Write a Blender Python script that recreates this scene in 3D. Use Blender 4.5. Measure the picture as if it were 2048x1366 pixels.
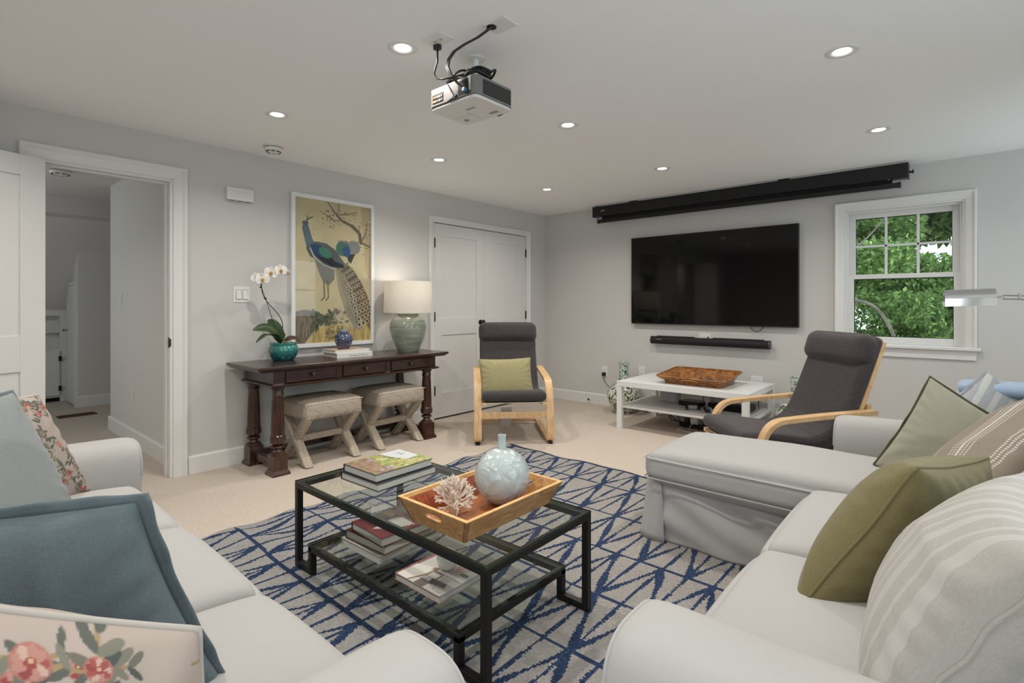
import bpy, bmesh, math, random
import numpy as np
from mathutils import Vector, Matrix

for _o in list(bpy.data.objects):
    bpy.data.objects.remove(_o, do_unlink=True)
SC = bpy.context.scene
COL = SC.collection
PI = math.pi

# ------------------------------------------------------------------ camera, world, exposure
CAM_H = 1.17
cd = bpy.data.cameras.new('camera')
cd.sensor_width = 36.0
cd.lens = 36.0 * 1041.0 / 2048.0
cd.shift_y = -(683.0 - 610.0) / 2048.0
cd.clip_start = 0.02
cam = bpy.data.objects.new('camera', cd)
COL.objects.link(cam)
cam.location = (0, 0, CAM_H)
cam.rotation_euler = (PI / 2, 0, math.radians(40.99))
SC.camera = cam

W = bpy.data.worlds.new('overcast_sky')
SC.world = W
W.use_nodes = True
_bg = W.node_tree.nodes['Background']
_bg.inputs[0].default_value = (0.78, 0.89, 1.0, 1)
_bg.inputs[1].default_value = 3.0

SC.view_settings.view_transform = 'Standard'
SC.view_settings.look = 'None'
SC.view_settings.gamma = 1.0
SC.view_settings.use_curve_mapping = False
SC.view_settings.exposure = -0.40

LIGHT_W = 10.8          # each recessed ceiling lamp
WIN_W = 8.0           # base power of the lights at unseen and added windows


def area_light(name, loc, rot, sx, sy, power, color=(1, 1, 1), parent=None, shape='RECTANGLE', spread=PI):
    l = bpy.data.lights.new(name, 'AREA')
    l.shape = shape
    l.size = sx
    if shape == 'RECTANGLE':
        l.size_y = sy
    l.energy = power
    l.color = color
    l.spread = spread
    o = bpy.data.objects.new(name, l)
    COL.objects.link(o)
    o.location = loc
    o.rotation_euler = rot
    if parent:
        o.parent = parent
    return o


# the two right-hand windows, then fill lights at two added windows
area_light('daylight_fill', (1.38, 4.4, 1.45), (0, PI / 2, 0), 1.2, 1.4, WIN_W * 1.25, (0.80, 0.90, 1.0))
area_light('daylight_fill', (1.38, 1.3, 1.45), (0, PI / 2, 0), 1.2, 1.8, WIN_W * 1.75, (0.80, 0.90, 1.0))
area_light('daylight_fill', (.475, -1.78, 1.1), (PI / 2, 0, 0), 1.25, 2.0, WIN_W * 4.3, (0.95, 0.97, 1.0))  # fill light added behind the camera for the camera-facing sides
area_light('daylight_fill', (-6.4, -0.98, 1.48), (PI / 2, 0, 0), 1.2, 1.25, WIN_W * 1.3, (0.95, 0.97, 1.0))  # added light at an unseen hall opening, brightens the hall


# ------------------------------------------------------------------ mesh helpers
class MB:
    def __init__(s):
        s.v = []
        s.f = []

    def add(s, vs, fs):
        n = len(s.v)
        s.v.extend([tuple(map(float, q)) for q in vs])
        s.f.extend([tuple(int(i) + n for i in q) for q in fs])
        return s

    def box(s, x0, x1, y0, y1, z0, z1):
        return s.add([(x0, y0, z0), (x1, y0, z0), (x1, y1, z0), (x0, y1, z0), (x0, y0, z1), (x1, y0, z1), (x1, y1, z1), (x0, y1, z1)],
                     [(0, 3, 2, 1), (4, 5, 6, 7), (0, 1, 5, 4), (1, 2, 6, 5), (2, 3, 7, 6), (3, 0, 4, 7)])

    def frustum(s, b, t, z0, z1):
        """b, t = (x0,x1,y0,y1) at bottom and top"""
        return s.add([(b[0], b[2], z0), (b[1], b[2], z0), (b[1], b[3], z0), (b[0], b[3], z0),
                      (t[0], t[2], z1), (t[1], t[2], z1), (t[1], t[3], z1), (t[0], t[3], z1)],
                     [(0, 3, 2, 1), (4, 5, 6, 7), (0, 1, 5, 4), (1, 2, 6, 5), (2, 3, 7, 6), (3, 0, 4, 7)])

    def bar(s, p0, p1, w, h, up=(0, 0, 1)):
        p0 = Vector(p0); p1 = Vector(p1)
        d = (p1 - p0).normalized()
        x = d.cross(Vector(up)).normalized()
        y = x.cross(d).normalized()
        vs = []
        for p in (p0, p1):
            for a, b in ((-1, -1), (1, -1), (1, 1), (-1, 1)):
                vs.append(p + x * a * w / 2 + y * b * h / 2)
        return s.add(vs, [(3, 2, 1, 0), (4, 5, 6, 7), (0, 1, 5, 4), (1, 2, 6, 5), (2, 3, 7, 6), (3, 0, 4, 7)])

    def tube(s, pts, r, n=8, closed=False, cap=True):
        P = [Vector(p) for p in pts]
        m = len(P)
        R = r if hasattr(r, '__len__') else [r] * m
        vs = []
        fs = []
        prev = None
        for i in range(m):
            if closed:
                t = P[(i + 1) % m] - P[i - 1]
            else:
                t = P[min(i + 1, m - 1)] - P[max(i - 1, 0)]
            if t.length < 1e-9:
                t = Vector((0, 0, 1))
            t.normalize()
            if prev is None:
                a = Vector((0, 0, 1)) if abs(t.z) < .9 else Vector((1, 0, 0))
                nx = t.cross(a).normalized()
            else:
                nx = prev - t * prev.dot(t)
                if nx.length < 1e-6:
                    nx = t.orthogonal()
                nx.normalize()
            prev = nx
            ny = t.cross(nx)
            for k in range(n):
                an = 2 * PI * k / n
                vs.append(P[i] + (nx * math.cos(an) + ny * math.sin(an)) * R[i])
        rng = m if closed else m - 1
        for i in range(rng):
            j = (i + 1) % m
            for k in range(n):
                k2 = (k + 1) % n
                fs.append((i * n + k, i * n + k2, j * n + k2, j * n + k))
        if cap and not closed:
            fs.append(tuple(range(n - 1, -1, -1)))
            fs.append(tuple((m - 1) * n + k for k in range(n)))
        return s.add(vs, fs)

    def lathe(s, prof, n=32, c=(0, 0, 0), cap=True):
        vs = []
        fs = []
        m = len(prof)
        for r, z in prof:
            for k in range(n):
                a = 2 * PI * k / n
                vs.append((c[0] + r * math.cos(a), c[1] + r * math.sin(a), c[2] + z))
        for i in range(m - 1):
            for k in range(n):
                k2 = (k + 1) % n
                fs.append((i * n + k, i * n + k2, (i + 1) * n + k2, (i + 1) * n + k))
        if cap:
            fs.append(tuple(range(n - 1, -1, -1)))
            fs.append(tuple((m - 1) * n + k for k in range(n)))
        return s.add(vs, fs)

    def prism(s, poly, axis, c0, c1):
        """poly: list of 2D points; axis 'x' -> (y,z), 'y' -> (x,z), 'z' -> (x,y)"""
        n = len(poly)
        vs = []
        for c in (c0, c1):
            for a, b in poly:
                vs.append({'x': (c, a, b), 'y': (a, c, b), 'z': (a, b, c)}[axis])
        fs = [tuple(range(n - 1, -1, -1)), tuple(range(n, 2 * n))]
        for i in range(n):
            j = (i + 1) % n
            fs.append((i, j, n + j, n + i))
        return s.add(vs, fs)

    def ribbon(s, path, th, x0, x1):
        """bent strip: path of (y,z), thickness th, from x0 to x1"""
        P = np.array(path, float)
        m = len(P)
        T = np.zeros_like(P)
        T[1:-1] = P[2:] - P[:-2]
        T[0] = P[1] - P[0]
        T[-1] = P[-1] - P[-2]
        T /= np.linalg.norm(T, axis=1)[:, None] + 1e-12
        N = np.stack([-T[:, 1], T[:, 0]], 1) * th / 2
        A = P + N
        B = P - N
        vs = []
        for i in range(m):
            vs += [(x0, *A[i]), (x1, *A[i]), (x1, *B[i]), (x0, *B[i])]
        fs = []
        for i in range(m - 1):
            a = i * 4
            b = a + 4
            for k in range(4):
                k2 = (k + 1) % 4
                fs.append((a + k, b + k, b + k2, a + k2))
        fs.append((0, 1, 2, 3))
        e = (m - 1) * 4
        fs.append((e + 3, e + 2, e + 1, e))
        return s.add(vs, fs)

    def xf(s, M):
        s.v = [tuple(M @ Vector(q)) for q in s.v]
        return s


def link(name, me, parent=None):
    o = bpy.data.objects.new(name, me)
    COL.objects.link(o)
    if parent is not None:
        o.parent = parent
    return o


def finish(me, mat, smooth):
    me.materials.append(mat)
    if smooth is not None:
        me.shade_smooth()
        if smooth < 179:
            me.set_sharp_from_angle(angle=math.radians(smooth))


def build(name, mb, mat, parent=None, smooth=35, bevel=0, seg=2, loc=None):
    me = bpy.data.meshes.new(name)
    me.from_pydata(mb.v, [], mb.f)
    me.update()
    bm = bmesh.new()
    bm.from_mesh(me)
    bmesh.ops.recalc_face_normals(bm, faces=bm.faces)
    bm.to_mesh(me)
    bm.free()
    finish(me, mat, smooth)
    o = link(name, me, parent)
    if loc is not None:
        o.location = loc
    if bevel:
        m = o.modifiers.new('bevel', 'BEVEL')
        m.width = bevel
        m.segments = seg
        m.limit_method = 'ANGLE'
        m.angle_limit = math.radians(40)
        m.harden_normals = False
    return o


def np_mesh(name, V, F, mat, parent=None, smooth=180, fcol=None, pcol=None):
    """V (n,3), F (m,4) arrays; optional face or point colours (linear rgb) as attribute 'Col'"""
    me = bpy.data.meshes.new(name)
    V = np.asarray(V, np.float32)
    F = np.asarray(F, np.int32)
    me.vertices.add(len(V))
    me.vertices.foreach_set('co', V.ravel())
    k = F.shape[1]
    me.loops.add(F.size)
    me.loops.foreach_set('vertex_index', F.ravel())
    me.polygons.add(len(F))
    me.polygons.foreach_set('loop_start', np.arange(0, F.size, k, dtype=np.int32))
    me.polygons.foreach_set('loop_total', np.full(len(F), k, np.int32))
    me.update()
    me.validate()
    for c, dom in ((fcol, 'FACE'), (pcol, 'POINT')):
        if c is not None:
            a = me.attributes.new('Col', 'FLOAT_COLOR', dom)
            a.data.foreach_set('color', np.concatenate([np.asarray(c, np.float32), np.ones((len(c), 1), np.float32)], 1).ravel())
    finish(me, mat, smooth)
    return link(name, me, parent)


def grid_faces(nu, nv, off=0, flip=False):
    i, j = np.meshgrid(np.arange(nu - 1), np.arange(nv - 1), indexing='ij')
    a = (i * nv + j).ravel()
    q = np.stack([a, a + nv, a + nv + 1, a + 1], 1) + off
    return q[:, ::-1] if flip else q


def wob(P, freq, seed, n=7):
    r = np.random.RandomState(seed)
    o = np.zeros(len(P))
    for _ in range(n):
        d = r.normal(size=3)
        d /= np.linalg.norm(d)
        o += np.sin(P @ (d * freq * r.uniform(.6, 1.6)) + r.uniform(0, 6.28)) / n
    return o


def rbox(name, size, r, mat, parent=None, cuts=14, puff=(0, 0, 0), wr=0.0, wf=9.0, seed=1, loc=(0, 0, 0), fn=None, pexp=.7):
    """soft rounded box: size, corner radius, crown on each axis, wrinkles; fn(P) may bend the points"""
    bm = bmesh.new()
    bmesh.ops.create_cube(bm, size=2)
    bmesh.ops.subdivide_edges(bm, edges=bm.edges[:], cuts=cuts, use_grid_fill=True)
    co = np.array([v.co[:] for v in bm.verts])
    t = np.sin(np.clip(co, -1, 1) * PI / 2)
    half = np.array(size) / 2
    rr = np.minimum(r, half * .999)
    q = t * half
    c = np.clip(q, -(half - rr), half - rr)
    d = q - c
    nd = d / rr
    L = np.linalg.norm(nd, axis=1)
    L[L < 1e-9] = 1
    P = c + nd / L[:, None] * rr
    u = t
    for ax in range(3):
        a, b = [k for k in range(3) if k != ax]
        w = np.clip((1 - u[:, a] ** 2) * (1 - u[:, b] ** 2), 0, 1) ** pexp
        P[:, ax] += puff[ax] * w * np.sign(u[:, ax]) * np.abs(u[:, ax]) ** 2
    if wr:
        nrm = P / (half + 1e-6)
        nrm /= np.linalg.norm(nrm, axis=1)[:, None] + 1e-6
        P += nrm * (wob(P, wf, seed) * wr)[:, None]
    if fn is not None:
        P = fn(P)
    for v, p in zip(bm.verts, P):
        v.co = p
    bmesh.ops.recalc_face_normals(bm, faces=bm.faces)
    me = bpy.data.meshes.new(name)
    bm.to_mesh(me)
    bm.free()
    finish(me, mat, 180)
    o = link(name, me, parent)
    o.location = loc
    return o


def tag(o, label=None, cat=None, group=None, kind=None):
    if label:
        o['label'] = label
    if cat:
        o['category'] = cat
    if group:
        o['group'] = group
    if kind:
        o['kind'] = kind
    return o


def thing(name, label, cat, loc=(0, 0, 0), rz=0.0, group=None):
    o = bpy.data.objects.new(name, None)
    COL.objects.link(o)
    o.empty_display_size = .1
    o.location = loc
    o.rotation_euler = (0, 0, rz)
    return tag(o, label, cat, group)


def struct(o, label=None, cat=None):
    return tag(o, label, cat, kind='structure')


def kids(o):
    return [c for c in bpy.data.objects if c.parent == o]


def copy_tree(o, parent=None):
    c = o.copy()
    COL.objects.link(c)
    c.parent = parent
    for ch in kids(o):
        copy_tree(ch, c)
    return c


# ------------------------------------------------------------------ materials
def s2l(c):
    c = np.asarray(c, float)
    if c.max() > 1.001:
        c = c / 255.0
    return np.where(c <= .04045, c / 12.92, ((c + .055) / 1.055) ** 2.4)


def nt(name):
    m = bpy.data.materials.new(name)
    m.use_nodes = True
    return m, m.node_tree, m.node_tree.nodes['Principled BSDF']


def N(t, typ, **kw):
    n = t.nodes.new(typ)
    for k, v in kw.items():
        setattr(n, k, v)
    return n


def mat(name, rgb, rough=.6, metal=0, spec=.5, bump=0, bscale=200, var=0, vscale=6, coat=0, sheen=0, linear=False, bdist=.002, stretch=None):
    """principled with optional noise colour variation and noise bump in object space"""
    m, t, b = nt(name)
    c = tuple(rgb) if linear else tuple(s2l(rgb))
    b.inputs['Base Color'].default_value = (*c, 1)
    b.inputs['Roughness'].default_value = rough
    b.inputs['Metallic'].default_value = metal
    b.inputs['Specular IOR Level'].default_value = spec
    if coat:
        b.inputs['Coat Weight'].default_value = coat
        b.inputs['Coat Roughness'].default_value = .08
    if sheen:
        b.inputs['Sheen Weight'].default_value = sheen
        b.inputs['Sheen Roughness'].default_value = .5
    if bump or var:
        tc = N(t, 'ShaderNodeTexCoord')
        src = tc.outputs['Object']
        if stretch:
            mp = N(t, 'ShaderNodeMapping')
            mp.inputs['Scale'].default_value = stretch
            t.links.new(src, mp.inputs[0])
            src = mp.outputs[0]
    if bump:
        n = N(t, 'ShaderNodeTexNoise')
        n.inputs['Scale'].default_value = bscale
        n.inputs['Detail'].default_value = 3
        t.links.new(src, n.inputs['Vector'])
        bp = N(t, 'ShaderNodeBump')
        bp.inputs['Strength'].default_value = bump
        bp.inputs['Distance'].default_value = bdist
        t.links.new(n.outputs[0], bp.inputs['Height'])
        t.links.new(bp.outputs[0], b.inputs['Normal'])
    if var:
        n = N(t, 'ShaderNodeTexNoise')
        n.inputs['Scale'].default_value = vscale
        n.inputs['Detail'].default_value = 5
        t.links.new(src, n.inputs['Vector'])
        r = N(t, 'ShaderNodeValToRGB')
        r.color_ramp.elements[0].position = .3
        r.color_ramp.elements[1].position = .7
        r.color_ramp.elements[0].color = (*[x * (1 - var) for x in c], 1)
        r.color_ramp.elements[1].color = (*[min(1, x * (1 + var)) for x in c], 1)
        t.links.new(n.outputs[0], r.inputs[0])
        t.links.new(r.outputs[0], b.inputs['Base Color'])
    return m


def mat_wood(name, dark, light, scale=(1, 12, 12), rough=.4, coat=0, nscale=3.0, bump=.1):
    m, t, b = nt(name)
    tc = N(t, 'ShaderNodeTexCoord')
    mp = N(t, 'ShaderNodeMapping')
    mp.inputs['Scale'].default_value = scale
    t.links.new(tc.outputs['Object'], mp.inputs[0])
    n = N(t, 'ShaderNodeTexNoise')
    n.inputs['Scale'].default_value = nscale
    n.inputs['Detail'].default_value = 8
    n.inputs['Distortion'].default_value = 1.2
    t.links.new(mp.outputs[0], n.inputs['Vector'])
    r = N(t, 'ShaderNodeValToRGB')
    r.color_ramp.elements[0].position = .33
    r.color_ramp.elements[1].position = .68
    r.color_ramp.elements[0].color = (*s2l(dark), 1)
    r.color_ramp.elements[1].color = (*s2l(light), 1)
    t.links.new(n.outputs[0], r.inputs[0])
    t.links.new(r.outputs[0], b.inputs['Base Color'])
    b.inputs['Roughness'].default_value = rough
    if coat:
        b.inputs['Coat Weight'].default_value = coat
        b.inputs['Coat Roughness'].default_value = .12
    if bump:
        bp = N(t, 'ShaderNodeBump')
        bp.inputs['Strength'].default_value = bump
        bp.inputs['Distance'].default_value = .002
        t.links.new(n.outputs[0], bp.inputs['Height'])
        t.links.new(bp.outputs[0], b.inputs['Normal'])
    return m


def mat_attr(name, rough=.6, spec=.4, bump=0, bscale=400, coat=0, weave=False):
    m, t, b = nt(name)
    a = N(t, 'ShaderNodeAttribute')
    a.attribute_name = 'Col'
    t.links.new(a.outputs['Color'], b.inputs['Base Color'])
    b.inputs['Roughness'].default_value = rough
    b.inputs['Specular IOR Level'].default_value = spec
    if coat:
        b.inputs['Coat Weight'].default_value = coat
        b.inputs['Coat Roughness'].default_value = .05
    if bump:
        tc = N(t, 'ShaderNodeTexCoord')
        n = N(t, 'ShaderNodeTexNoise')
        n.inputs['Scale'].default_value = bscale
        n.inputs['Detail'].default_value = 2
        t.links.new(tc.outputs['Object'], n.inputs['Vector'])
        bp = N(t, 'ShaderNodeBump')
        bp.inputs['Strength'].default_value = bump
        bp.inputs['Distance'].default_value = .003
        t.links.new(n.outputs[0], bp.inputs['Height'])
        t.links.new(bp.outputs[0], b.inputs['Normal'])
    return m


def mat_linen(name, rgb, scale=900, bump=.35, var=.06):
    """woven cloth: two crossed wave sets as fine relief and a slight thread variation"""
    m, t, b = nt(name)
    tc = N(t, 'ShaderNodeTexCoord')
    c = s2l(rgb)
    hs = []
    for sc_ in ((scale * .08, scale * .6, scale * .3), (scale * .6, scale * .08, scale * .3)):
        mq = N(t, 'ShaderNodeMapping')
        mq.inputs['Scale'].default_value = sc_
        t.links.new(tc.outputs['Object'], mq.inputs[0])
        w = N(t, 'ShaderNodeTexNoise')
        w.inputs['Scale'].default_value = 1.0
        w.inputs['Detail'].default_value = 1
        t.links.new(mq.outputs[0], w.inputs['Vector'])
        hs.append(w)
    ad = N(t, 'ShaderNodeMath', operation='ADD')
    t.links.new(hs[0].outputs[0], ad.inputs[0])
    t.links.new(hs[1].outputs[0], ad.inputs[1])
    bp = N(t, 'ShaderNodeBump')
    bp.inputs['Strength'].default_value = bump
    bp.inputs['Distance'].default_value = .001
    t.links.new(ad.outputs[0], bp.inputs['Height'])
    t.links.new(bp.outputs[0], b.inputs['Normal'])
    n = N(t, 'ShaderNodeMath', operation='MULTIPLY')
    n.inputs[1].default_value = .5
    t.links.new(ad.outputs[0], n.inputs[0])
    r = N(t, 'ShaderNodeValToRGB')
    r.color_ramp.elements[0].position = .35
    r.color_ramp.elements[1].position = .65
    r.color_ramp.elements[0].color = (*np.clip(c * (1 - var), 0, 1), 1)
    r.color_ramp.elements[1].color = (*np.clip(c * (1 + var), 0, 1), 1)
    t.links.new(n.outputs[0], r.inputs[0])
    t.links.new(r.outputs[0], b.inputs['Base Color'])
    b.inputs['Roughness'].default_value = .9
    b.inputs['Specular IOR Level'].default_value = .2
    b.inputs['Sheen Weight'].default_value = .15
    return m


def mat_glass(name, tint=(1, 1, 1), ior=1.45, boost=1.0):
    m = bpy.data.materials.new(name)
    m.use_nodes = True
    t = m.node_tree
    t.nodes.clear()
    o = N(t, 'ShaderNodeOutputMaterial')
    mx = N(t, 'ShaderNodeMixShader')
    tr = N(t, 'ShaderNodeBsdfTransparent')
    tr.inputs[0].default_value = (*tint, 1)
    gl = N(t, 'ShaderNodeBsdfGlossy')
    gl.inputs['Roughness'].default_value = 0.0
    fr = N(t, 'ShaderNodeFresnel')
    fr.inputs['IOR'].default_value = ior
    ge = N(t, 'ShaderNodeNewGeometry')
    iv = N(t, 'ShaderNodeMath', operation='SUBTRACT')
    iv.inputs[0].default_value = 1.0
    t.links.new(ge.outputs['Backfacing'], iv.inputs[1])
    mu = N(t, 'ShaderNodeMath', operation='MULTIPLY')
    t.links.new(fr.outputs[0], mu.inputs[0])
    t.links.new(iv.outputs[0], mu.inputs[1])
    t.links.new(mu.outputs[0], mx.inputs[0])
    t.links.new(tr.outputs[0], mx.inputs[1])
    t.links.new(gl.outputs[0], mx.inputs[2])
    t.links.new(mx.outputs[0], o.inputs[0])
    return m


def mat_emit(name, rgb, strength):
    m, t, b = nt(name)
    b.inputs['Base Color'].default_value = (*rgb, 1)
    b.inputs['Emission Color'].default_value = (*rgb, 1)
    b.inputs['Emission Strength'].default_value = strength
    return m


M_WALL = mat('wall_paint', (.585, .572, .55), .85, spec=.25, bump=.04, bscale=120, linear=True)
M_CEIL = mat('ceiling_paint', (.90, .90, .90), .9, spec=.2, linear=True)
M_TRIM = mat('trim_paint', (.72, .71, .69), .4, spec=.4, linear=True)
M_DOOR = mat('door_paint', (.68, .67, .65), .42, spec=.4, linear=True)
M_PLASTIC = mat('white_plastic', (.74, .73, .71), .35, linear=True)
M_BLACK = mat('black_plastic', (14, 14, 15), .45)
M_DARKHOLE = mat('dark_recess', (8, 8, 8), .8)
M_BRONZE = mat('dark_bronze', (52, 45, 40), .4, metal=.7)
M_BRASS = mat('brass', (160, 120, 60), .3, metal=1)
M_CHROME = mat('chrome', (205, 205, 203), .08, metal=1)
M_METALBLK = mat('black_metal', (15, 13, 13), .45, metal=.1, bump=.05, bscale=500)
M_SOFA = mat('white_slipcover', (.40, .39, .378), .9, spec=.15, bump=.25, bscale=700, sheen=.1, linear=True, bdist=.001)
M_BIRCH = mat_wood('birch_veneer', (198, 158, 112), (222, 188, 144), (14, 3, 3), .42, nscale=4, bump=.03)
M_DARKWOOD = mat_wood('dark_oak', (30, 17, 12), (66, 38, 27), (22, 2.2, 22), .32, coat=.35, nscale=3)
M_DARKWOOD_V = mat_wood('dark_oak_turned', (34, 18, 12), (78, 42, 27), (22, 22, 2.2), .3, coat=.4, nscale=3)
M_TRAYWOOD = mat_wood('mango_wood', (176, 124, 76), (214, 168, 112), (16, 3, 16), .45, nscale=3)
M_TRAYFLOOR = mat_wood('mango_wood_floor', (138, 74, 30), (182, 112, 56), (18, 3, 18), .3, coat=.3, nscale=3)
M_GLASS = mat_glass('clear_glass', (.96, .98, .97))
M_TABLEGLASS = mat_glass('table_glass', (.92, .95, .935), 1.5)
M_GLASSEDGE = mat('green_glass_edge', (18, 40, 30), .1)
M_WINGLASS = mat_glass('window_glass', (.97, .99, .98), 1.4)
M_LACK = mat('white_lacquer', (.74, .74, .73), .35, linear=True)
M_CERWHITE = mat('white_ceramic', (220, 218, 212), .2, coat=.4)
M_PAGES = mat('book_pages', (205, 203, 196), .8, bump=.4, bscale=60, stretch=(1, 1, 40))

# ------------------------------------------------------------------ the room
XL, XR, YB, YF, ZC = -4.05, 1.2, 5.305, -1.6, 2.31
DY0, DY1, DZ = 0.475, 1.155, 2.02          # hall doorway in the left wall
CY0, CY1, CZ = 3.45, 4.92, 2.01            # closet doors
WX0, WX1, WZ0, WZ1 = -0.79, 0.005, .83, 1.985   # window in the back wall

# carpet: woven loop pile
def mat_carpet():
    m, t, b = nt('loop_carpet')
    tc = N(t, 'ShaderNodeTexCoord')
    rot = N(t, 'ShaderNodeMapping')
    rot.inputs['Rotation'].default_value = (0, 0, .0)
    rot.inputs['Scale'].default_value = (1, 1, 1)
    t.links.new(tc.outputs['Object'], rot.inputs[0])
    vo = N(t, 'ShaderNodeTexVoronoi')
    vo.inputs['Scale'].default_value = 95
    vo.inputs['Randomness'].default_value = .35
    t.links.new(rot.outputs[0], vo.inputs['Vector'])
    n = N(t, 'ShaderNodeTexNoise')
    n.inputs['Scale'].default_value = 260
    n.inputs['Detail'].default_value = 2
    t.links.new(rot.outputs[0], n.inputs['Vector'])
    ad = N(t, 'ShaderNodeMath', operation='MULTIPLY_ADD')
    ad.inputs[1].default_value = .35
    t.links.new(n.outputs[0], ad.inputs[0])
    t.links.new(vo.outputs['Distance'], ad.inputs[2])
    r = N(t, 'ShaderNodeValToRGB')
    r.color_ramp.elements[0].position = .15
    r.color_ramp.elements[1].position = .75
    r.color_ramp.elements[0].color = (.66, .575, .495, 1)
    r.color_ramp.elements[1].color = (.47, .405, .34, 1)
    t.links.new(ad.outputs[0], r.inputs[0])
    t.links.new(r.outputs[0], b.inputs['Base Color'])
    iv = N(t, 'ShaderNodeMath', operation='SUBTRACT')
    iv.inputs[0].default_value = 1
    t.links.new(ad.outputs[0], iv.inputs[1])
    bp = N(t, 'ShaderNodeBump')
    bp.inputs['Strength'].default_value = .6
    bp.inputs['Distance'].default_value = .004
    t.links.new(iv.outputs[0], bp.inputs['Height'])
    t.links.new(bp.outputs[0], b.inputs['Normal'])
    b.inputs['Roughness'].default_value = .95
    b.inputs['Specular IOR Level'].default_value = .1
    return m
M_CARPET = mat_carpet()

struct(build('floor', MB().box(-8.6, XR + .15, YF - .15, YB + .15, -.12, 0), M_CARPET, smooth=None))
struct(build('ceiling', MB().box(XL - .12, XR + .15, YF - .15, YB + .15, ZC, ZC + .12), M_CEIL, smooth=None))
wl = MB()
t_ = .12
wl.box(XL - t_, XL, YF - .15, DY0, 0, ZC)
wl.box(XL - t_, XL, DY0, DY1, DZ, ZC)
wl.box(XL - t_, XL, DY1, CY0, 0, ZC)
wl.box(XL - t_, XL, CY0, CY1, CZ, ZC)
wl.box(XL - t_, XL, CY1, YB + .15, 0, ZC)
wl.box(XL - t_ - .02, XL - t_, CY0 - .05, CY1 + .05, 0, CZ + .05)     # closet back
struct(build('wall_left', wl, M_WALL, smooth=None))
wb = MB()
wb.box(XL, WX0, YB, YB + .15, 0, ZC)
wb.box(WX1, XR + .15, YB, YB + .15, 0, ZC)
wb.box(WX0, WX1, YB, YB + .15, 0, WZ0)
wb.box(WX0, WX1, YB, YB + .15, WZ1, ZC)
struct(build('wall_back', wb, M_WALL, smooth=None))
R1 = (3.7, 5.1, .85, 2.05)
R2 = (.4, 2.2, .85, 2.05)
wr = MB()
ys = [YF - .15, R2[0], R2[1], R1[0], R1[1], YB]
for i in range(5):
    if i in (1, 3):
        wr.box(XR, XR + .15, ys[i], ys[i + 1], 0, .85)
        wr.box(XR, XR + .15, ys[i], ys[i + 1], 2.05, ZC)
    else:
        wr.box(XR, XR + .15, ys[i], ys[i + 1], 0, ZC)
struct(build('wall_right', wr, M_WALL, smooth=None))
wf = MB()
wf.box(XL, -.15, YF - .15, YF, 0, ZC)
wf.box(1.1, XR, YF - .15, YF, 0, ZC)
wf.box(-.15, 1.1, YF - .15, YF, 0, .1)
wf.box(-.15, 1.1, YF - .15, YF, 2.1, ZC)
struct(build('wall_front', wf, M_WALL, smooth=None))


def simple_window(name, mk, a0, a1, z0, z1):
    """sash window of frame, meeting rail, bars and glass; mk(a0,a1,z0,z1,d0,d1) gives a box in the wall"""
    f = MB()
    for q in ((a0, a0 + .06, z0, z1), (a1 - .06, a1, z0, z1), (a0 + .06, a1 - .06, z0, z0 + .06), (a0 + .06, a1 - .06, z1 - .06, z1), (a0 + .06, a1 - .06, (z0 + z1) / 2 - .02, (z0 + z1) / 2 + .02)):
        mk(f, *q, .06, .11)
    o = struct(build(name, f, M_TRIM, smooth=None))
    g = MB()
    mk(g, a0 + .05, a1 - .05, z0 + .05, z1 - .05, .08, .085)
    build('pane', g, M_WINGLASS, o, smooth=None)
    return o


simple_window('window_2', lambda m, a0, a1, z0, z1, d0, d1: m.box(XR + d0, XR + d1, a0, a1, z0, z1), *R1)
simple_window('window_3', lambda m, a0, a1, z0, z1, d0, d1: m.box(XR + d0, XR + d1, a0, a1, z0, z1), *R2)
simple_window('added_window_4', lambda m, a0, a1, z0, z1, d0, d1: m.box(a0, a1, YF - d1, YF - d0, z0, z1), -.15, 1.1, .1, 2.1)  # unseen window added behind the camera to let the frontal fill in


def profile_board(mb, axis, c0, c1, poly):
    return mb.prism(poly, axis, c0, c1)


# baseboards (plinth with a small eased top)
def base_poly(x, s):          # s=+1 grows to +x
    return [(x, 0), (x + s * .016, 0), (x + s * .016, .112), (x + s * .008, .125), (x, .125)]


bb = MB()
for a, b in ((YF, DY0 - .09), (DY1 + .09, CY0 - .062), (CY1 + .062, YB)):
    bb.prism(base_poly(XL, 1), 'y', a, b)
struct(build('baseboard_left', bb, M_TRIM, smooth=None))
bb = MB()
bb.prism(base_poly(YB, -1), 'x', XL, XR)
struct(build('baseboard_back', bb, M_TRIM, smooth=None))
bb = MB()
bb.prism(base_poly(XR, -1), 'y', YF, YB)
struct(build('baseboard_right', bb, M_TRIM, smooth=None))

# ---- casings: mitred profile with a raised outer back-band
CAS = [(0, 0), (0, .012), (.012, .016), (.05, .02), (.066, .03), (.078, .03), (.085, .022), (.085, 0)]   # (distance from opening, thickness)


def casing(mb, o0, o1, z0, z1, put, sides=('l', 'r', 't'), prof=CAS):
    """put(a, z, d) -> point; opening o0..o1, z0..z1"""
    n = len(prof)

    def run(fa, fb):
        vs = [fa(w, d) for w, d in prof] + [fb(w, d) for w, d in prof]
        fs = [tuple(range(n - 1, -1, -1)), tuple(range(n, 2 * n))]
        for i in range(n):
            j = (i + 1) % n
            fs.append((i, j, n + j, n + i))
        mb.add(vs, fs)
    if 'l' in sides:
        run(lambda w, d: put(o0 - w, z0, d), lambda w, d: put(o0 - w, z1 + w, d))
    if 'r' in sides:
        run(lambda w, d: put(o1 + w, z0, d), lambda w, d: put(o1 + w, z1 + w, d))
    if 't' in sides:
        run(lambda w, d: put(o0 - w, z1 + w, d), lambda w, d: put(o1 + w, z1 + w, d))


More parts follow.
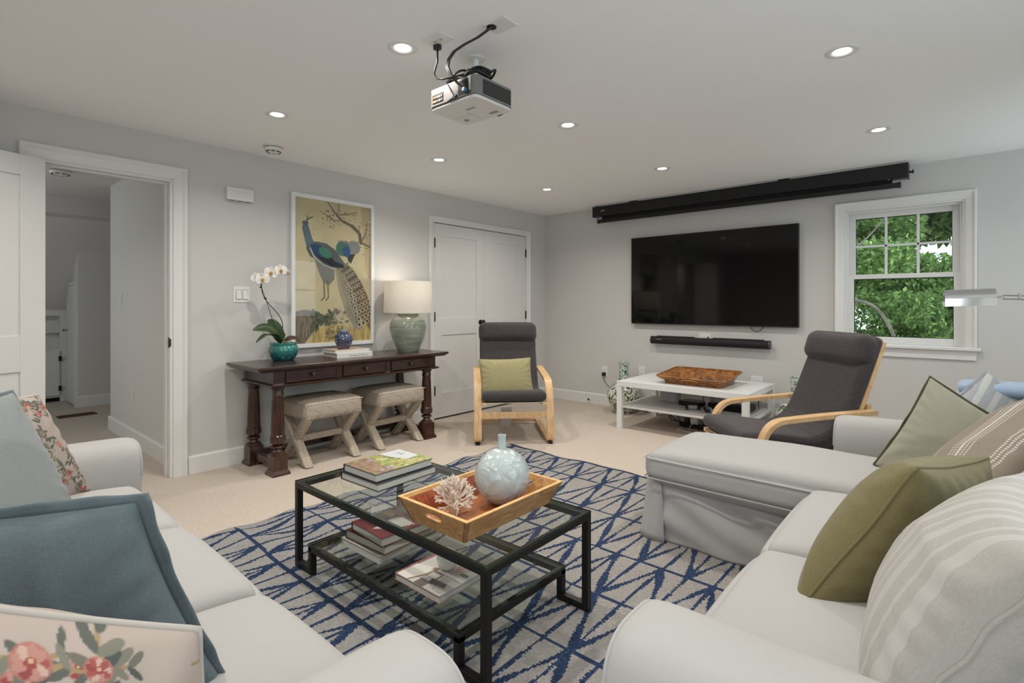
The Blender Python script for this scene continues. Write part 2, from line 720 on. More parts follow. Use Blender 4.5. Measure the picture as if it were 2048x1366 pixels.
# ---- hall doorway: casing, jambs, stop (trim_1) with strike plate
cm = MB()
casing(cm, DY0, DY1, 0, DZ, lambda a, z, d: (XL + d, a, z))
d1 = struct(build('trim_1', cm, M_TRIM, smooth=25))
jm = MB()
jm.box(XL - t_ - .01, XL + .004, DY0 - .005, DY0 + .018, 0, DZ)
jm.box(XL - t_ - .01, XL + .004, DY1 - .018, DY1 + .005, 0, DZ)
jm.box(XL - t_ - .01, XL + .004, DY0 + .018, DY1 - .018, DZ - .018, DZ + .005)
jm.box(XL - .075, XL - .04, DY1 - .03, DY1 - .018, 0, DZ - .018)
jm.box(XL - .075, XL - .04, DY0 + .018, DY1 - .03, DZ - .03, DZ - .018)
build('jamb', jm, M_TRIM, d1, smooth=None, bevel=.002)
sp = MB().box(XL - .03, XL + .001, DY1 - .0195, DY1 - .017, .88, .95)
sp.box(XL - .003, XL + .008, DY1 - .0195, DY1 - .012, .89, .94)
tag(build('strike_plate', sp, M_BRONZE, d1, smooth=None, bevel=.003), 'dark metal strike plate on the white jamb')

# ---- panelled door leaf builder (local: hinge edge at y=0, leaf towards +y, face at x=0, thickness to -x)


def door_leaf(name, w, h, rails, mats, z0=.012, stile=.115, th=.035):
    """rails: list of (z0,z1) of the horizontal rails; panels lie recessed between"""
    core = MB().box(-th + .009, -.009, stile - .01, w - stile + .01, z0 + .05, h - .05)
    o = build(name, core, mats, smooth=None)
    for y0, y1 in ((0, stile), (w - stile, w)):
        build('stile', MB().box(-th, 0, y0, y1, z0, h), mats, o, smooth=None, bevel=.0015)
    for a, b in rails:
        build('rail', MB().box(-th, 0, stile, w - stile, a, b), mats, o, smooth=None, bevel=.0015)
    return o


def hinge(parent, y, z, x=.004):
    m = MB()
    m.tube([(x, y, z - .045), (x, y, z + .045)], .0075, 10)
    for k in (-.051, .045):
        m.tube([(x, y, z + k), (x, y, z + k + .006)], .005, 8)
    m.box(x - .003, x + .001, y - .012, y + .012, z - .044, z + .044)
    return tag(build('hinge', m, M_BRONZE, parent, smooth=40), 'dark bronze butt hinge')


def knob(parent, y, z, x=0, m_=None):
    k = MB()
    k.lathe([(.0, 0), (.027, 0), (.027, .005), (.011, .008), (.009, .03), (.02, .036), (.028, .045), (.028, .053), (.02, .06), (.0, .062)], 20, cap=False)
    k.xf(Matrix.Translation((x, y, z)) @ Matrix.Rotation(PI / 2, 4, 'Y'))
    return tag(build('knob', k, m_ or M_BLACK, parent, smooth=50), 'black round door knob')


# hall door, swung open almost flat against the left wall
D1 = door_leaf('door_1', .70, 2.005, [(.012, .25), (.80, 1.0), (1.89, 2.005)], M_DOOR)
struct(D1)
D1.location = (XL + .045, DY0 + .012, 0)
D1.rotation_euler = (0, 0, math.radians(180 + 18))
# closet doors
closet_h = CZ - .006
wd = (CY1 - CY0) / 2 - .003
for nm, y, s in (('door_2', CY0 + .002, 1), ('door_3', CY1 - .002, -1)):
    d = door_leaf(nm, wd, closet_h, [(.018, .27), (.86, 1.04), (1.88, closet_h)], M_DOOR, z0=.018)
    struct(d)
    d.location = (XL - .004, y, 0)
    if s < 0:
        d.scale = (1, -1, 1)
    for z in (.3, 1.05, 1.8):
        hinge(d, .004 if s > 0 else -.001, z, .014 if s > 0 else .006)
    if s > 0:
        knob(d, wd - .055, .98)
cm = MB()
casing(cm, CY0, CY1, 0, CZ, lambda a, z, d: (XL + d, a, z), prof=[(w * .72, d) for w, d in CAS])
struct(build('trim_2', cm, M_TRIM, smooth=25))

# ---- window in the back wall
cm = MB()
casing(cm, WX0, WX1, WZ0 + .0, WZ1 - .0, lambda a, z, d: (a, YB - d, z), prof=[(w * .8, d) for w, d in CAS])
win = struct(build('window_1', cm, M_TRIM, smooth=25))
jm = MB()
jm.box(WX0 - .004, WX0 + .014, YB - .003, YB + .14, WZ0, WZ1)
jm.box(WX1 - .014, WX1 + .004, YB - .003, YB + .14, WZ0, WZ1)
jm.box(WX0 + .014, WX1 - .014, YB - .003, YB + .14, WZ1 - .014, WZ1 + .004)
jm.box(WX0 + .014, WX0 + .03, YB + .028, YB + .0395, WZ0 + .015, WZ1 - .015)
jm.box(WX1 - .03, WX1 - .014, YB + .028, YB + .0395, WZ0 + .015, WZ1 - .015)
jm.box(WX0 + .03, WX1 - .03, YB + .028, YB + .0395, WZ1 - .03, WZ1 - .015)
build('jamb', jm, M_TRIM, win, smooth=None)
build('stool', MB().box(WX0 - .11, WX1 + .09, YB - .05, YB + .14, WZ0 - .012, WZ0 + .014), M_TRIM, win, smooth=None, bevel=.006, seg=3)
build('apron', MB().box(WX0 - .07, WX1 + .065, YB - .018, YB, WZ0 - .085, WZ0 - .012), M_TRIM, win, smooth=None, bevel=.003)
# lower sash (nearer the room), upper sash with six lights
LX0, LX1 = WX0 + .026, WX1 - .026
y0, y1 = YB + .04, YB + .075
sa = MB()
sa.box(LX0, LX0 + .042, y0, y1, WZ0 + .014, 1.43)
sa.box(LX1 - .042, LX1, y0, y1, WZ0 + .014, 1.43)
sa.box(LX0 + .042, LX1 - .042, y0, y1, WZ0 + .014, WZ0 + .072)
sa.box(LX0 + .042, LX1 - .042, y0, y1, 1.392, 1.43)
build('sash', sa, M_TRIM, win, smooth=None, bevel=.003)
sp = MB()
a0, a1, b0, b1 = LX0 + .042, LX1 - .042, WZ0 + .072, 1.392
for q in ((a0, a0 + .006, b0, b1), (a1 - .006, a1, b0, b1), (a0, a1, b0, b0 + .005), (a0, a1, b1 - .006, b1)):
    sp.box(q[0], q[1], y0 + .012, y1 - .012, q[2], q[3])
tag(build('glazing_gasket', sp, M_BLACK, win, smooth=None), 'black glazing gasket round the lower pane')
build('pane', MB().box(a0, a1, y0 + .015, y0 + .019, b0, b1), M_WINGLASS, win, smooth=None)
y0, y1 = YB + .078, YB + .112
UX0, UX1 = WX0 + .016, WX1 - .016
ut = WZ1 - .014
sa = MB()
sa.box(UX0, UX0 + .06, y0, y1, 1.40, ut)
sa.box(UX1 - .06, UX1, y0, y1, 1.40, ut)
sa.box(UX0 + .06, UX1 - .06, y0, y1, ut - .058, ut)
sa.box(UX0 + .06, UX1 - .06, y0, y1, 1.39, 1.432)
build('sash', sa, M_TRIM, win, smooth=None, bevel=.003)
a0, a1, b0, b1 = UX0 + .06, UX1 - .06, 1.432, ut - .058
cw = (a1 - a0) / 3
zm = (b0 + b1) / 2
for k in (1, 2):
    build('muntin', MB().box(a0 + cw * k - .009, a0 + cw * k + .009, y0 + .006, y1 - .006, b0, b1), M_TRIM, win, smooth=None, bevel=.002)
build('muntin', MB().box(a0, a1, y0 + .006, y1 - .006, zm - .009, zm + .009), M_TRIM, win, smooth=None, bevel=.002)
g = MB()
g.box(a0, a1, y0 + .011, y1 - .011, b1 - .006, b1)
g.box(a0, a0 + .004, y0 + .011, y1 - .011, b0, b1)
g.box(a1 - .004, a1, y0 + .011, y1 - .011, b0, b1)
tag(build('glazing_gasket', g, M_BLACK, win, smooth=None), 'black glazing gasket round the upper panes')
pane_me = None
for i in range(3):
    for j in range(2):
        build('pane', MB().box(a0 + cw * i, a0 + cw * (i + 1), y0 + .013, y0 + .017, (b0, zm)[j], (zm, b1)[j]), M_WINGLASS, win, smooth=None)

# ---- hall beyond the doorway
HX = XL - t_
M_HALL = mat('hall_paint', (.62, .60, .57), .85, spec=.25, linear=True)
struct(build('wall_hall_right', MB().box(-6.08, HX, 1.222, 1.36, 0, 2.29), M_HALL, smooth=None))
struct(build('wall_hall_left', MB().box(-8.5, HX, -.95, -.8, 0, .85).box(-8.5, -7, -.95, -.8, .85, 2.1).box(-5.8, HX, -.95, -.8, .85, 2.1).box(-8.5, HX, -.95, -.8, 2.1, 2.29), M_HALL, smooth=None))
struct(build('wall_hall_end', MB().box(-8.6, -8.45, -.95, 2.6, 0, 2.29).box(-8.5, -6.08, 2.45, 2.6, 0, 2.29).box(-6.2, -6.08, 1.36, 2.6, 0, 2.29), M_HALL, smooth=None))
hc = MB()
hc.box(-8.6, HX, -.95, 2.6, 2.29, 2.41)
hc.box(-7.32, -7.0, -.8, 2.45, 2.11, 2.29)
hc.add([(-7.31, -.8, 2.11), (-7.31, 2.45, 2.11), (-8.45, 2.45, .96), (-8.45, -.8, .96)], [(0, 1, 2, 3)])
hc.add([(-7.31, -.8, 2.29), (-7.31, 2.45, 2.29), (-8.6, 2.45, 2.29), (-8.6, -.8, 2.29)], [(0, 3, 2, 1)])
struct(build('ceiling_hall', hc, M_HALL, smooth=None))
simple_window('added_window_5', lambda m, a0, a1, z0, z1, d0, d1: m.box(a0, a1, -.8 - d1, -.8 - d0, z0, z1), -7, -5.8, .85, 2.1)  # unseen window added for the hall fill light
# box-out under the slope with its slanted closet door
bo = MB()
bo.prism([(-7.64, 0), (-7.64, 1.785), (-8.45, .97), (-8.45, 0)], 'y', 1.235, 2.45)
struct(build('wall_hall_closet', bo, M_HALL, smooth=None))
dl = MB()
dl.prism([(-7.685, .02), (-7.685, 1.40), (-7.94, 1.40), (-8.17, 1.17), (-8.17, .02)], 'y', 1.212, 1.232)
d4 = struct(build('door_4', dl, M_DOOR, smooth=None, bevel=.003))
cs = MB()
cs.prism([(-7.65, 0), (-7.65, 1.43), (-7.685, 1.43), (-7.685, 0)], 'y', 1.205, 1.236)
cs.prism([(-7.685, 1.405), (-7.685, 1.43), (-7.955, 1.43), (-7.94, 1.405)], 'y', 1.205, 1.236)
cs.prism([(-7.94, 1.405), (-7.955, 1.43), (-8.2, 1.185), (-8.175, 1.17)], 'y', 1.205, 1.236)
build('casing', cs, M_TRIM, d4, smooth=None)
k = MB().lathe([(0, 0), (.012, 0), (.006, .012), (.006, .022), (.015, .03), (.016, .038), (0, .046)], 14, cap=False)
k.xf(Matrix.Translation((-8.11, 1.212, .87)) @ Matrix.Rotation(PI / 2, 4, 'X'))
tag(build('knob', k, M_BRASS, d4, smooth=50), 'small brass closet knob')
bb = MB()
bb.prism(base_poly(-7.64, 1), 'y', 1.225, 2.45)
bb.prism(base_poly(1.222, -1), 'x', -6.08, HX)
bb.prism(base_poly(-6.08, -1), 'y', 1.206, 1.36)
struct(build('baseboard_hall', bb, M_TRIM, smooth=None))

# low built-in cabinet under the slope
cb = thing('cupboard', 'low white built-in cupboard with open shelves at the end of the hall', 'cabinet', (-8.3, .8, 0))
cy = .42
b = MB()
b.box(-.13, .0, -.59, .372, .05, .07).box(-.13, 0, .372, .431, .0, 1.11).box(-.13, 0, -.62, -.59, .05, 1.11)
b.box(-.13, 0, -.59, .372, 1.04, 1.11).box(-.14, -.1301, -.62, .405, .05, 1.11).box(-.13, -.0, -.59, .372, .60, .64)
build('carcass', b, M_DOOR, cb, smooth=None)
build('shelf', MB().box(-.128, -.006, -.588, .371, .835, .853), M_DOOR, cb, smooth=None)
cdoor = build('door', MB().box(.001, .02, -.55, .368, .075, .615), M_DOOR, cb, smooth=None, bevel=.002)
for z in (.16, .52):
    build('hinge', MB().box(.0205, .026, .355, .385, z - .03, z + .03), M_BRONZE, cdoor, smooth=None)
build('knob', MB().lathe([(0, 0), (.014, .004), (.014, .018), (0, .022)], 12, c=(0, 0, 0), cap=False).xf(Matrix.Translation((.02, .0, .59)) @ Matrix.Rotation(PI / 2, 4, 'Y')), M_BLACK, cdoor)
build('toe_recess', MB().box(-.06, -.03, -.6, .4, 0.0, .05), M_DARKHOLE, cb, smooth=None)

# ------------------------------------------------------------------ ceiling fixtures
M_LENS = mat_emit('lamp_lens', (1.0, .97, .92), 9.0)


def downlight(x, y, label):
    t = thing('downlight', label, 'ceiling light', (x, y, ZC), group='recessed ceiling lights')
    tr = MB().lathe([(.066, 0), (.066, -.002), (.062, -.004), (.044, -.0035), (.040, -.001), (.038, .008)], 40, cap=False)
    build('trim_ring', tr, M_PLASTIC, t, smooth=50)
    build('lens', MB().lathe([(.0, -.0012), (.03, -.0012), (.039, .0004)], 28, cap=False), M_LENS, t, smooth=60)
    area_light('lamp', (0, 0, -.008), (0, 0, 0), .075, .075, LIGHT_W, (1.0, .95, .88), t, 'DISK', math.radians(145))
    return t


LP = [(-3.11, 4.105, 'small recessed ceiling light in the far corner by the closet doors'),
      (-3.115, 2.71, 'recessed ceiling light above the round-shaded table lamp'),
      (-3.105, 1.43, 'recessed ceiling light nearest the smoke alarm'),
      (-1.905, 4.105, 'recessed ceiling light just left of the middle of the black screen case'),
      (-1.895, 2.72, 'recessed ceiling light to the right of the projector'),
      (-1.88, 1.425, 'large bright recessed ceiling light left of the projector'),
      (-.42, 4.12, 'recessed ceiling light nearest the window'),
      (-.415, 2.74, 'recessed ceiling light at the upper right, in front of the window wall'),
      (-.42, 1.43, 'recessed ceiling light above the near end of the chaise sofa'),
      (-3.1, .1, 'recessed ceiling light over the open hall door'),
      (-1.89, .1, 'recessed ceiling light over the left sofa'),
      (-.42, .1, 'recessed ceiling light beside the viewpoint')]
downlight(-4.9, -.35, 'recessed light added out of sight in the hall ceiling to brighten the hall').location.z = 2.29  # unseen lamp added because the hall was too dark
for a in LP:
    downlight(*a)


def smoke_alarm(x, y, z, label, r=.062):
    t = thing('smoke_alarm', label, 'smoke alarm', (x, y, z))
    build('base_plate', MB().lathe([(r * 1.12, 0), (r * 1.12, -.008), (r, -.010)], 32, cap=False), M_PLASTIC, t, smooth=40)
    build('gap', MB().lathe([(r * .97, -.009), (r * .97, -.014)], 32, cap=False), M_BLACK, t, smooth=40)
    build('cover', MB().lathe([(r, -.014), (r * 1.0, -.022), (r * .9, -.036), (r * .55, -.044), (0, -.045)], 32, cap=False), M_PLASTIC, t, smooth=40)
    g = MB()
    for k in range(8):
        a = k * PI / 4 + .3
        g.bar((r * .75 * math.cos(a - .25), r * .75 * math.sin(a - .25), -.0405), (r * .75 * math.cos(a + .25), r * .75 * math.sin(a + .25), -.0405), .008, .006)
    build('slot', g, M_BLACK, t, smooth=None)
    return t


smoke_alarm(-3.75, 1.70, ZC, 'white round smoke alarm on the ceiling near the left wall')
smoke_alarm(-5.65, .80, 2.29, 'white round smoke alarm on the hall ceiling seen through the doorway', .075)

# ------------------------------------------------------------------ wall fixtures


def plate(name, label, cat, w, h, M, kind):
    """local: plate in xz-plane, facing -y"""
    t = thing(name, label, cat)
    t.matrix_world = M
    build('cover_plate', MB().box(-w / 2, w / 2, -.006, 0, -h / 2, h / 2), M_PLASTIC, t, smooth=None, bevel=.003)
    if kind == 'outlet':
        for z in (-.02, .02):
            rec = build('receptacle', MB().lathe([(.0, .0085), (.015, .0085), (.0165, .007), (.0165, .0)], 20, cap=False).xf(Matrix.Translation((0, 0, z)) @ Matrix.Rotation(PI / 2, 4, 'X')), M_PLASTIC, t)
            build('slot', MB().box(-.007, -.005, -.0092, -.008, z - .002, z + .007).box(.005, .007, -.0092, -.008, z - .002, z + .006), M_DARKHOLE, rec, smooth=None)
    elif kind == 'switch2':
        for x in (-.023, .023):
            build('rocker', MB().prism([(-.006, -.034), (-.013, -.034), (-.008, .034), (-.006, .034)], 'x', x - .017, x + .017), M_PLASTIC, t, smooth=None, bevel=.0015)
            rim = MB()
            for q in ((x - .019, x - .0175, -.036, .036), (x + .0175, x + .019, -.036, .036), (x - .019, x + .019, -.036, -.0345), (x - .019, x + .019, .0345, .036)):
                rim.box(q[0], q[1], -.0075, -.005, q[2], q[3])
            build('rocker_gap', rim, mat('grey_gap', (120, 118, 115), .6) if 'grey_gap' not in bpy.data.materials else bpy.data.materials['grey_gap'], t, smooth=None)
    elif kind == 'switch1':
        build('rocker', MB().prism([(-.006, -.034), (-.012, -.034), (-.008, .034), (-.006, .034)], 'x', -.017, .017), M_PLASTIC, t, smooth=None, bevel=.0015)
    return t


MBACK = lambda x, z: Matrix.Translation((x, YB, z))
MLEFT = lambda y, z: Matrix.Translation((XL, y, z)) @ Matrix.Rotation(PI / 2, 4, 'Z')
MHALL = lambda x, z: Matrix.Translation((x, 1.222, z))
plate('light_switch', 'double white rocker light switch on the left wall beside the orchid', 'switch', .118, .118, MLEFT(1.60, 1.248), 'switch2')
plate('light_switch', 'single white rocker switch on the hall wall', 'switch', .07, .115, MHALL(-5.69, 1.215), 'switch1')
plate('wall_outlet', 'white outlet low on the hall wall', 'outlet', .07, .115, MHALL(-5.32, .41), 'outlet')
plate('wall_outlet', 'white outlet left of the floor vases with a black plug in it', 'outlet', .075, .12, MBACK(-3.17, .395), 'outlet')
plate('wall_outlet', 'white outlet on the back wall just behind the left end of the white table', 'outlet', .075, .12, MBACK(-2.70, .43), 'outlet')
plate('wall_outlet', 'white outlet behind the right end of the white table', 'outlet', .11, .115, MBACK(-1.50, .43), 'outlet')
plate('wall_outlet', 'white outlet partly hidden by the middle of the soundbar', 'outlet', .12, .115, MBACK(-2.0, .82), 'outlet')
plate('wall_outlet', 'white outlet under the console table between the stools', 'outlet', .07, .115, MLEFT(2.42, .36), 'outlet')

# black plug and cord at the left outlet
pc = MB()
pc.box(-3.186, -3.154, YB - .045, YB - .008, .345, .385)
pc.tube([(-3.17, YB - .04, .35), (-3.165, YB - .045, .31), (-3.12, YB - .04, .25), (-3.05, YB - .035, .195), (-2.98, YB - .035, .14), (-2.9, YB - .04, .06), (-2.86, YB - .05, .008), (-2.6, YB - .06, .008)], .0035, 8)
tag(build('extension_lead', pc, M_BLACK, smooth=40), 'black plug and flex running from the outlet behind the floor vase', 'flex')
ds = thing('door_stop', 'small black-tipped door stop on the back wall baseboard', 'door stop', (-3.37, YB - .016, .05))
ds.rotation_euler = (PI / 2, 0, 0)
build('stem', MB().lathe([(.016, 0), (.016, .004), (.006, .006), (.006, .02)], 14), M_PLASTIC, ds)
build('tip', MB().lathe([(.011, .02), (.012, .024), (.012, .032), (.008, .036)], 14), M_BLACK, ds)

# door chime box
ch = thing('chime_box', 'white louvred chime box high on the left wall', 'door chime', (XL, 1.578, 1.935))
build('housing', MB().box(0, .045, -.093, .093, 0, .092), M_PLASTIC, ch, smooth=None, bevel=.006, seg=3)
for k in range(6):
    build('louvre', MB().prism([(.045, .016 + k * .012), (.0475, .017 + k * .012), (.045, .026 + k * .012)], 'y', -.08, .08), M_PLASTIC, ch, smooth=None)
for y in (-.055, 0, .055):
    build('slot', MB().box(.012, .03, y - .018, y + .018, -.0008, .001), mat('chime_slot', (70, 68, 66), .8) if 'chime_slot' not in bpy.data.materials else bpy.data.materials['chime_slot'], ch, smooth=None)

# floor register in the hall
fr_ = thing('floor_register', 'bronze floor vent set in the hall carpet', 'floor vent', (-7.1, 1.14, 0))
M_VENT = mat('vent_bronze', (110, 78, 45), .45, metal=.6)
g = MB()
for q in ((-.085, -.068, -.16, .16), (.068, .085, -.16, .16), (-.085, .085, -.16, -.145), (-.085, .085, .145, .16)):
    g.box(q[0], q[1], q[2], q[3], 0, .006)
build('frame', g, M_VENT, fr_, smooth=None)
build('duct', MB().box(-.068, .068, -.145, .145, .0005, .002), M_DARKHOLE, fr_, smooth=None)
for k in range(9):
    build('fin', MB().box(-.066 + k * .016, -.062 + k * .016, -.145, .145, .001, .005), M_VENT, fr_, smooth=None)

# ------------------------------------------------------------------ text helper


def text_mesh(name, body, size, matr, parent, M, extrude=.0004):
    cu = bpy.data.curves.new(name, 'FONT')
    cu.body = body
    cu.size = size
    cu.extrude = extrude
    cu.align_x = 'CENTER'
    cu.align_y = 'CENTER'
    cu.resolution_u = 3
    o = bpy.data.objects.new(name, cu)
    COL.objects.link(o)
    dg = bpy.context.evaluated_depsgraph_get()
    me = bpy.data.meshes.new_from_object(o.evaluated_get(dg))
    bpy.data.objects.remove(o, do_unlink=True)
    me.materials.clear()
    me.materials.append(matr)
    o = link(name, me, parent)
    o.matrix_local = M
    return o


# ------------------------------------------------------------------ projector (hung upside down, lens towards the back wall)
PX1, PX0, PY0, PY1, PZ0, PZ1 = -1.555, -1.858, 1.555, 1.80, 2.055, 2.150
M_PJW = mat('projector_white', (.72, .70, .67), .4, linear=True)
M_PJG = mat('projector_grey', (120, 120, 118), .45)
M_PJR = mat('projector_rear_panel', (84, 80, 76), .5)
pj = thing('projector', 'white and grey video projector hanging from the ceiling with dangling cables', 'projector', ((PX0 + PX1) / 2, (PY0 + PY1) / 2, PZ0))
hx, hy, hz = (PX1 - PX0) / 2, (PY1 - PY0) / 2, PZ1 - PZ0


def rrect(x, y, r, n=6):
    o = []
    for cx_, cy_, a0 in ((x - r, y - r, 0), (-x + r, y - r, PI / 2), (-x + r, -y + r, PI), (x - r, -y + r, 1.5 * PI)):
        for k in range(n + 1):
            a = a0 + k * PI / 2 / n
            o.append((cx_ + r * math.cos(a), cy_ + r * math.sin(a)))
    return o


b = MB()
b.prism(rrect(hx, hy, .028), 'z', .014, hz)
build('body', b, M_PJG, pj, smooth=40)
b = MB()
b.prism(rrect(hx - .003, hy - .003, .027), 'z', .0, .0145)
build('lid', b, M_PJW, pj, smooth=40, bevel=.006)
b = MB().box(-hx + .02, hx - .026, -hy - .0025, -hy + .004, .016, hz - .002)
build('rear_panel', b, M_PJR, pj, smooth=None, bevel=.001)
b = MB().box(-hx + .028, -hx + .105, -hy - .003, -hy - .0026, .026, hz - .028)
build('connector_bay', b, M_DARKHOLE, pj, smooth=None)
rnd = random.Random(4)
pal = [(170, 120, 70), (70, 80, 130), (190, 170, 140), (150, 60, 50), (90, 90, 90), (60, 110, 70), (200, 160, 90)]
for i in range(5):
    for j in range(2):
        c = MB().box(-hx + .034 + i * .0135, -hx + .044 + i * .0135, -hy - .006, -hy - .003, .03 + j * .017, .04 + j * .017)
        m_ = 'socket_%d' % (i * 2 + j)
        build('socket', c, mat(m_, pal[(i * 2 + j * 3) % 7], .5), pj, smooth=None, bevel=.001)
build('cable_bay', MB().box(hx - .105, hx - .04, -hy - .003, -hy - .0026, .02, hz - .012), M_DARKHOLE, pj, smooth=None)
tag(build('plug', MB().box(hx - .062, hx - .044, -hy - .022, -hy - .003, .024, .042), mat('blue_plug', (70, 100, 130), .5), pj, smooth=None, bevel=.003), 'blue cable plug')
build('strut', MB().bar((-.02, -hy - .006, hz - .005), (.03, -hy - .006, .018), .004, .006), M_BLACK, pj, smooth=None)
build('strut', MB().bar((-.02, -hy - .006, .014), (.04, -hy - .006, .03), .004, .006), M_BLACK, pj, smooth=None)
build('vent_recess', MB().box(hx - .001, hx + .0012, -hy + .045, hy - .02, .022, hz - .012), M_DARKHOLE, pj, smooth=None)
for k in range(9):
    build('vent_slat', MB().box(hx + .0008, hx + .0026, -hy + .045, hy - .02, .0258 + k * .0062, .0270 + k * .0062), M_PJG, pj, smooth=None)
build('lens_shroud', MB().lathe([(.05, 0), (.05, .012), (.042, .012), (.042, .002)], 28, c=(0, 0, 0), cap=False).xf(Matrix.Translation((.06, hy - .004, .052)) @ Matrix.Rotation(-PI / 2, 4, 'X')), M_BLACK, pj)
text_mesh('logo', 'BenQ', .022, mat('logo_grey', (110, 106, 102), .5), pj, Matrix.Translation((.03, -.03, -.0005)) @ Matrix.Rotation(PI, 4, 'X') @ Matrix.Rotation(.0, 4, 'Z'))
lg = mat('panel_line', (150, 145, 140), .6)
build('lens_lever', MB().box(.05, .1, hy - .06, hy - .04, -.001, .001).box(.06, .08, hy - .056, hy - .046, -.003, 0), lg, pj, smooth=None)
build('lamp_cover_seam', MB().box(-hx + .03, -.02, .02, .0215, -.0005, .001).box(-.02, -.0185, -.02, .07, -.0005, .001), lg, pj, smooth=None)
build('foot', MB().lathe([(.012, -.004), (.012, .001)], 16, c=(-.09, .06, 0)), lg, pj)
build('adjuster', MB().lathe([(.012, hz), (.012, hz + .012)], 14, c=(hx - .03, -.09, 0)), M_PLASTIC, pj)
# ceiling mount
mt = MB()
mt.lathe([(.04, ZC - PZ0), (.04, ZC - PZ0 - .005), (.014, ZC - PZ0 - .009), (.014, hz + .03), (.025, hz + .02)], 20, c=(0, .03, 0))
for a in (.4, 1.9, 3.5, 5.1):
    mt.bar((0, .03, hz + .022), (.1 * math.cos(a), .03 + .08 * math.sin(a), hz + .004), .016, .006)
build('mount', mt, M_PLASTIC, pj, smooth=40)
# coil of spare cable lying on top
cc = MB()
rnd = random.Random(9)
for k in range(12):
    ox, oy = rnd.uniform(-.05, .09), rnd.uniform(-.07, .02)
    a0 = rnd.uniform(0, 6)
    rx, ry = rnd.uniform(.05, .085), rnd.uniform(.025, .04)
    pts = []
    for i in range(20):
        a = a0 + i * 2 * PI / 20
        pts.append((ox + rx * math.cos(a), oy + ry * math.sin(a), hz + .016 + .034 * (k % 4) / 3 + .014 * math.sin(2 * a + k)))
    cc.tube(pts, .0055, 6, closed=True)
cc.tube([(.0, -.05, hz + .04), (.05, -.06, hz + .055), (.1, -.05, hz + .05), (.12, 0, hz + .03)], .013, 8)
tag(build('cable_coil', cc, M_BLACK, pj, smooth=60), 'tangled coil of spare black cable on top of the projector')
ox, oy = pj.location.x, pj.location.y


def P2(l):
    return [(x - ox, y - oy, z - PZ0) for x, y, z in l]


cab = MB()
cab.tube(P2([(-1.735, 1.50, 2.25), (-1.733, 1.5, 2.235), (-1.757, 1.50, 2.185), (-1.745, 1.505, 2.163), (-1.715, 1.51, 2.152), (-1.66, 1.52, 2.148), (-1.62, 1.55, 2.16)]), .004, 8)
cab.tube(P2([(-1.735, 1.50, 2.30), (-1.733, 1.5, 2.245)]), .004, 8)
cab.box(*[c - d for c, d in zip((-1.748, -1.722), (ox, ox))], *[c - oy for c in (1.488, 1.512)], 2.283 - PZ0, 2.304 - PZ0)
tag(build('power_cable', cab, M_BLACK, pj, smooth=50), 'black power cable with plug rising to the ceiling outlet')
cab = MB()
for dx in (0, .007, -.005):
    cab.tube(P2([(-1.455 + dx, 1.545, 2.306), (-1.475 + dx, 1.54, 2.292), (-1.52 + dx, 1.53, 2.275), (-1.60 + dx, 1.53, 2.272), (-1.66 + dx, 1.53, 2.263), (-1.69 + dx, 1.525, 2.235), (-1.693 + dx, 1.52, 2.20), (-1.675 + dx, 1.52, 2.165), (-1.64, 1.535, 2.12), (-1.61, 1.545, 2.095)]), .0048, 8)
tag(build('signal_cable', cab, mat('cable_grey', (48, 46, 44), .4), pj, smooth=50), 'thick bundle of signal cables looping to the ceiling plate')

# ceiling plates
cp = thing('ceiling_outlet', 'white outlet plate on the ceiling with a black plug below it', 'outlet', (-1.70, 1.475, ZC))
build('cover_plate', MB().box(-.058, .058, -.04, .04, -.006, 0), M_PLASTIC, cp, smooth=None, bevel=.003)
rr = build('receptacle', MB().box(-.035, .035, -.017, .017, -.008, -.005), M_PLASTIC, cp, smooth=None, bevel=.002)
for x in (-.018, .018):
    build('slot', MB().box(x - .006, x - .004, -.006, .006, -.0086, -.007).box(x + .004, x + .006, -.005, .005, -.0086, -.007), M_DARKHOLE, rr, smooth=None)
cp = thing('cable_plate', 'blank white cable plate on the ceiling where the signal cables enter', 'cable plate', (-1.42, 1.565, ZC))
build('cover_plate', MB().box(-.055, .055, -.045, .045, -.006, 0), M_PLASTIC, cp, smooth=None, bevel=.003)
build('grommet', MB().lathe([(.02, -.009), (.02, 0)], 16, c=(-.035, -.018, 0)), M_BLACK, cp)

# ------------------------------------------------------------------ pull-down screen, television, soundbar
ps = thing('projection_screen', 'long black pull-down projection screen case hung under the ceiling', 'projection screen', (-1.785, 5.20, 2.185))
M_SCR = mat('black_aluminium', (24, 25, 27), .35, metal=.3)
hw = 1.448
build('case', MB().prism([(-.06, .0), (-.06, .105), (-.05, .112), (.055, .112), (.06, .105), (.06, 0), (.02, -.004), (-.05, -.004)], 'x', -hw, hw), M_SCR, ps, smooth=None, bevel=.002)
for s in (-1, 1):
    build('end_cap', MB().prism([(-.062, -.005), (-.062, .107), (-.05, .114), (.057, .114), (.062, .107), (.062, -.005)], 'x', s * hw - .004, s * hw + .004), M_BLACK, ps, smooth=None)
for x in (-.95, .55):
    build('bracket', MB().box(x - .05, x + .05, -.03, .04, .112, .125), M_METALBLK, ps, smooth=None)
build('spacer', MB().box(-hw + .05, hw - .01, -.03, .03, .112, .125), M_PLASTIC, ps, smooth=None)
build('fabric', MB().box(-hw + .1, hw - .1, -.028, -.024, -.05, .0), mat('screen_border', (6, 6, 7), .9), ps, smooth=None)
build('weight_bar', MB().box(-hw + .055, hw - .057, -.038, -.012, -.075, -.035), M_SCR, ps, smooth=None, bevel=.003)
for s in (-1, 1):
    build('bar_cap', MB().box(s * (hw - .056) - .012, s * (hw - .056) + .012, -.04, -.01, -.078, -.032), M_BLACK, ps, smooth=None, bevel=.003)
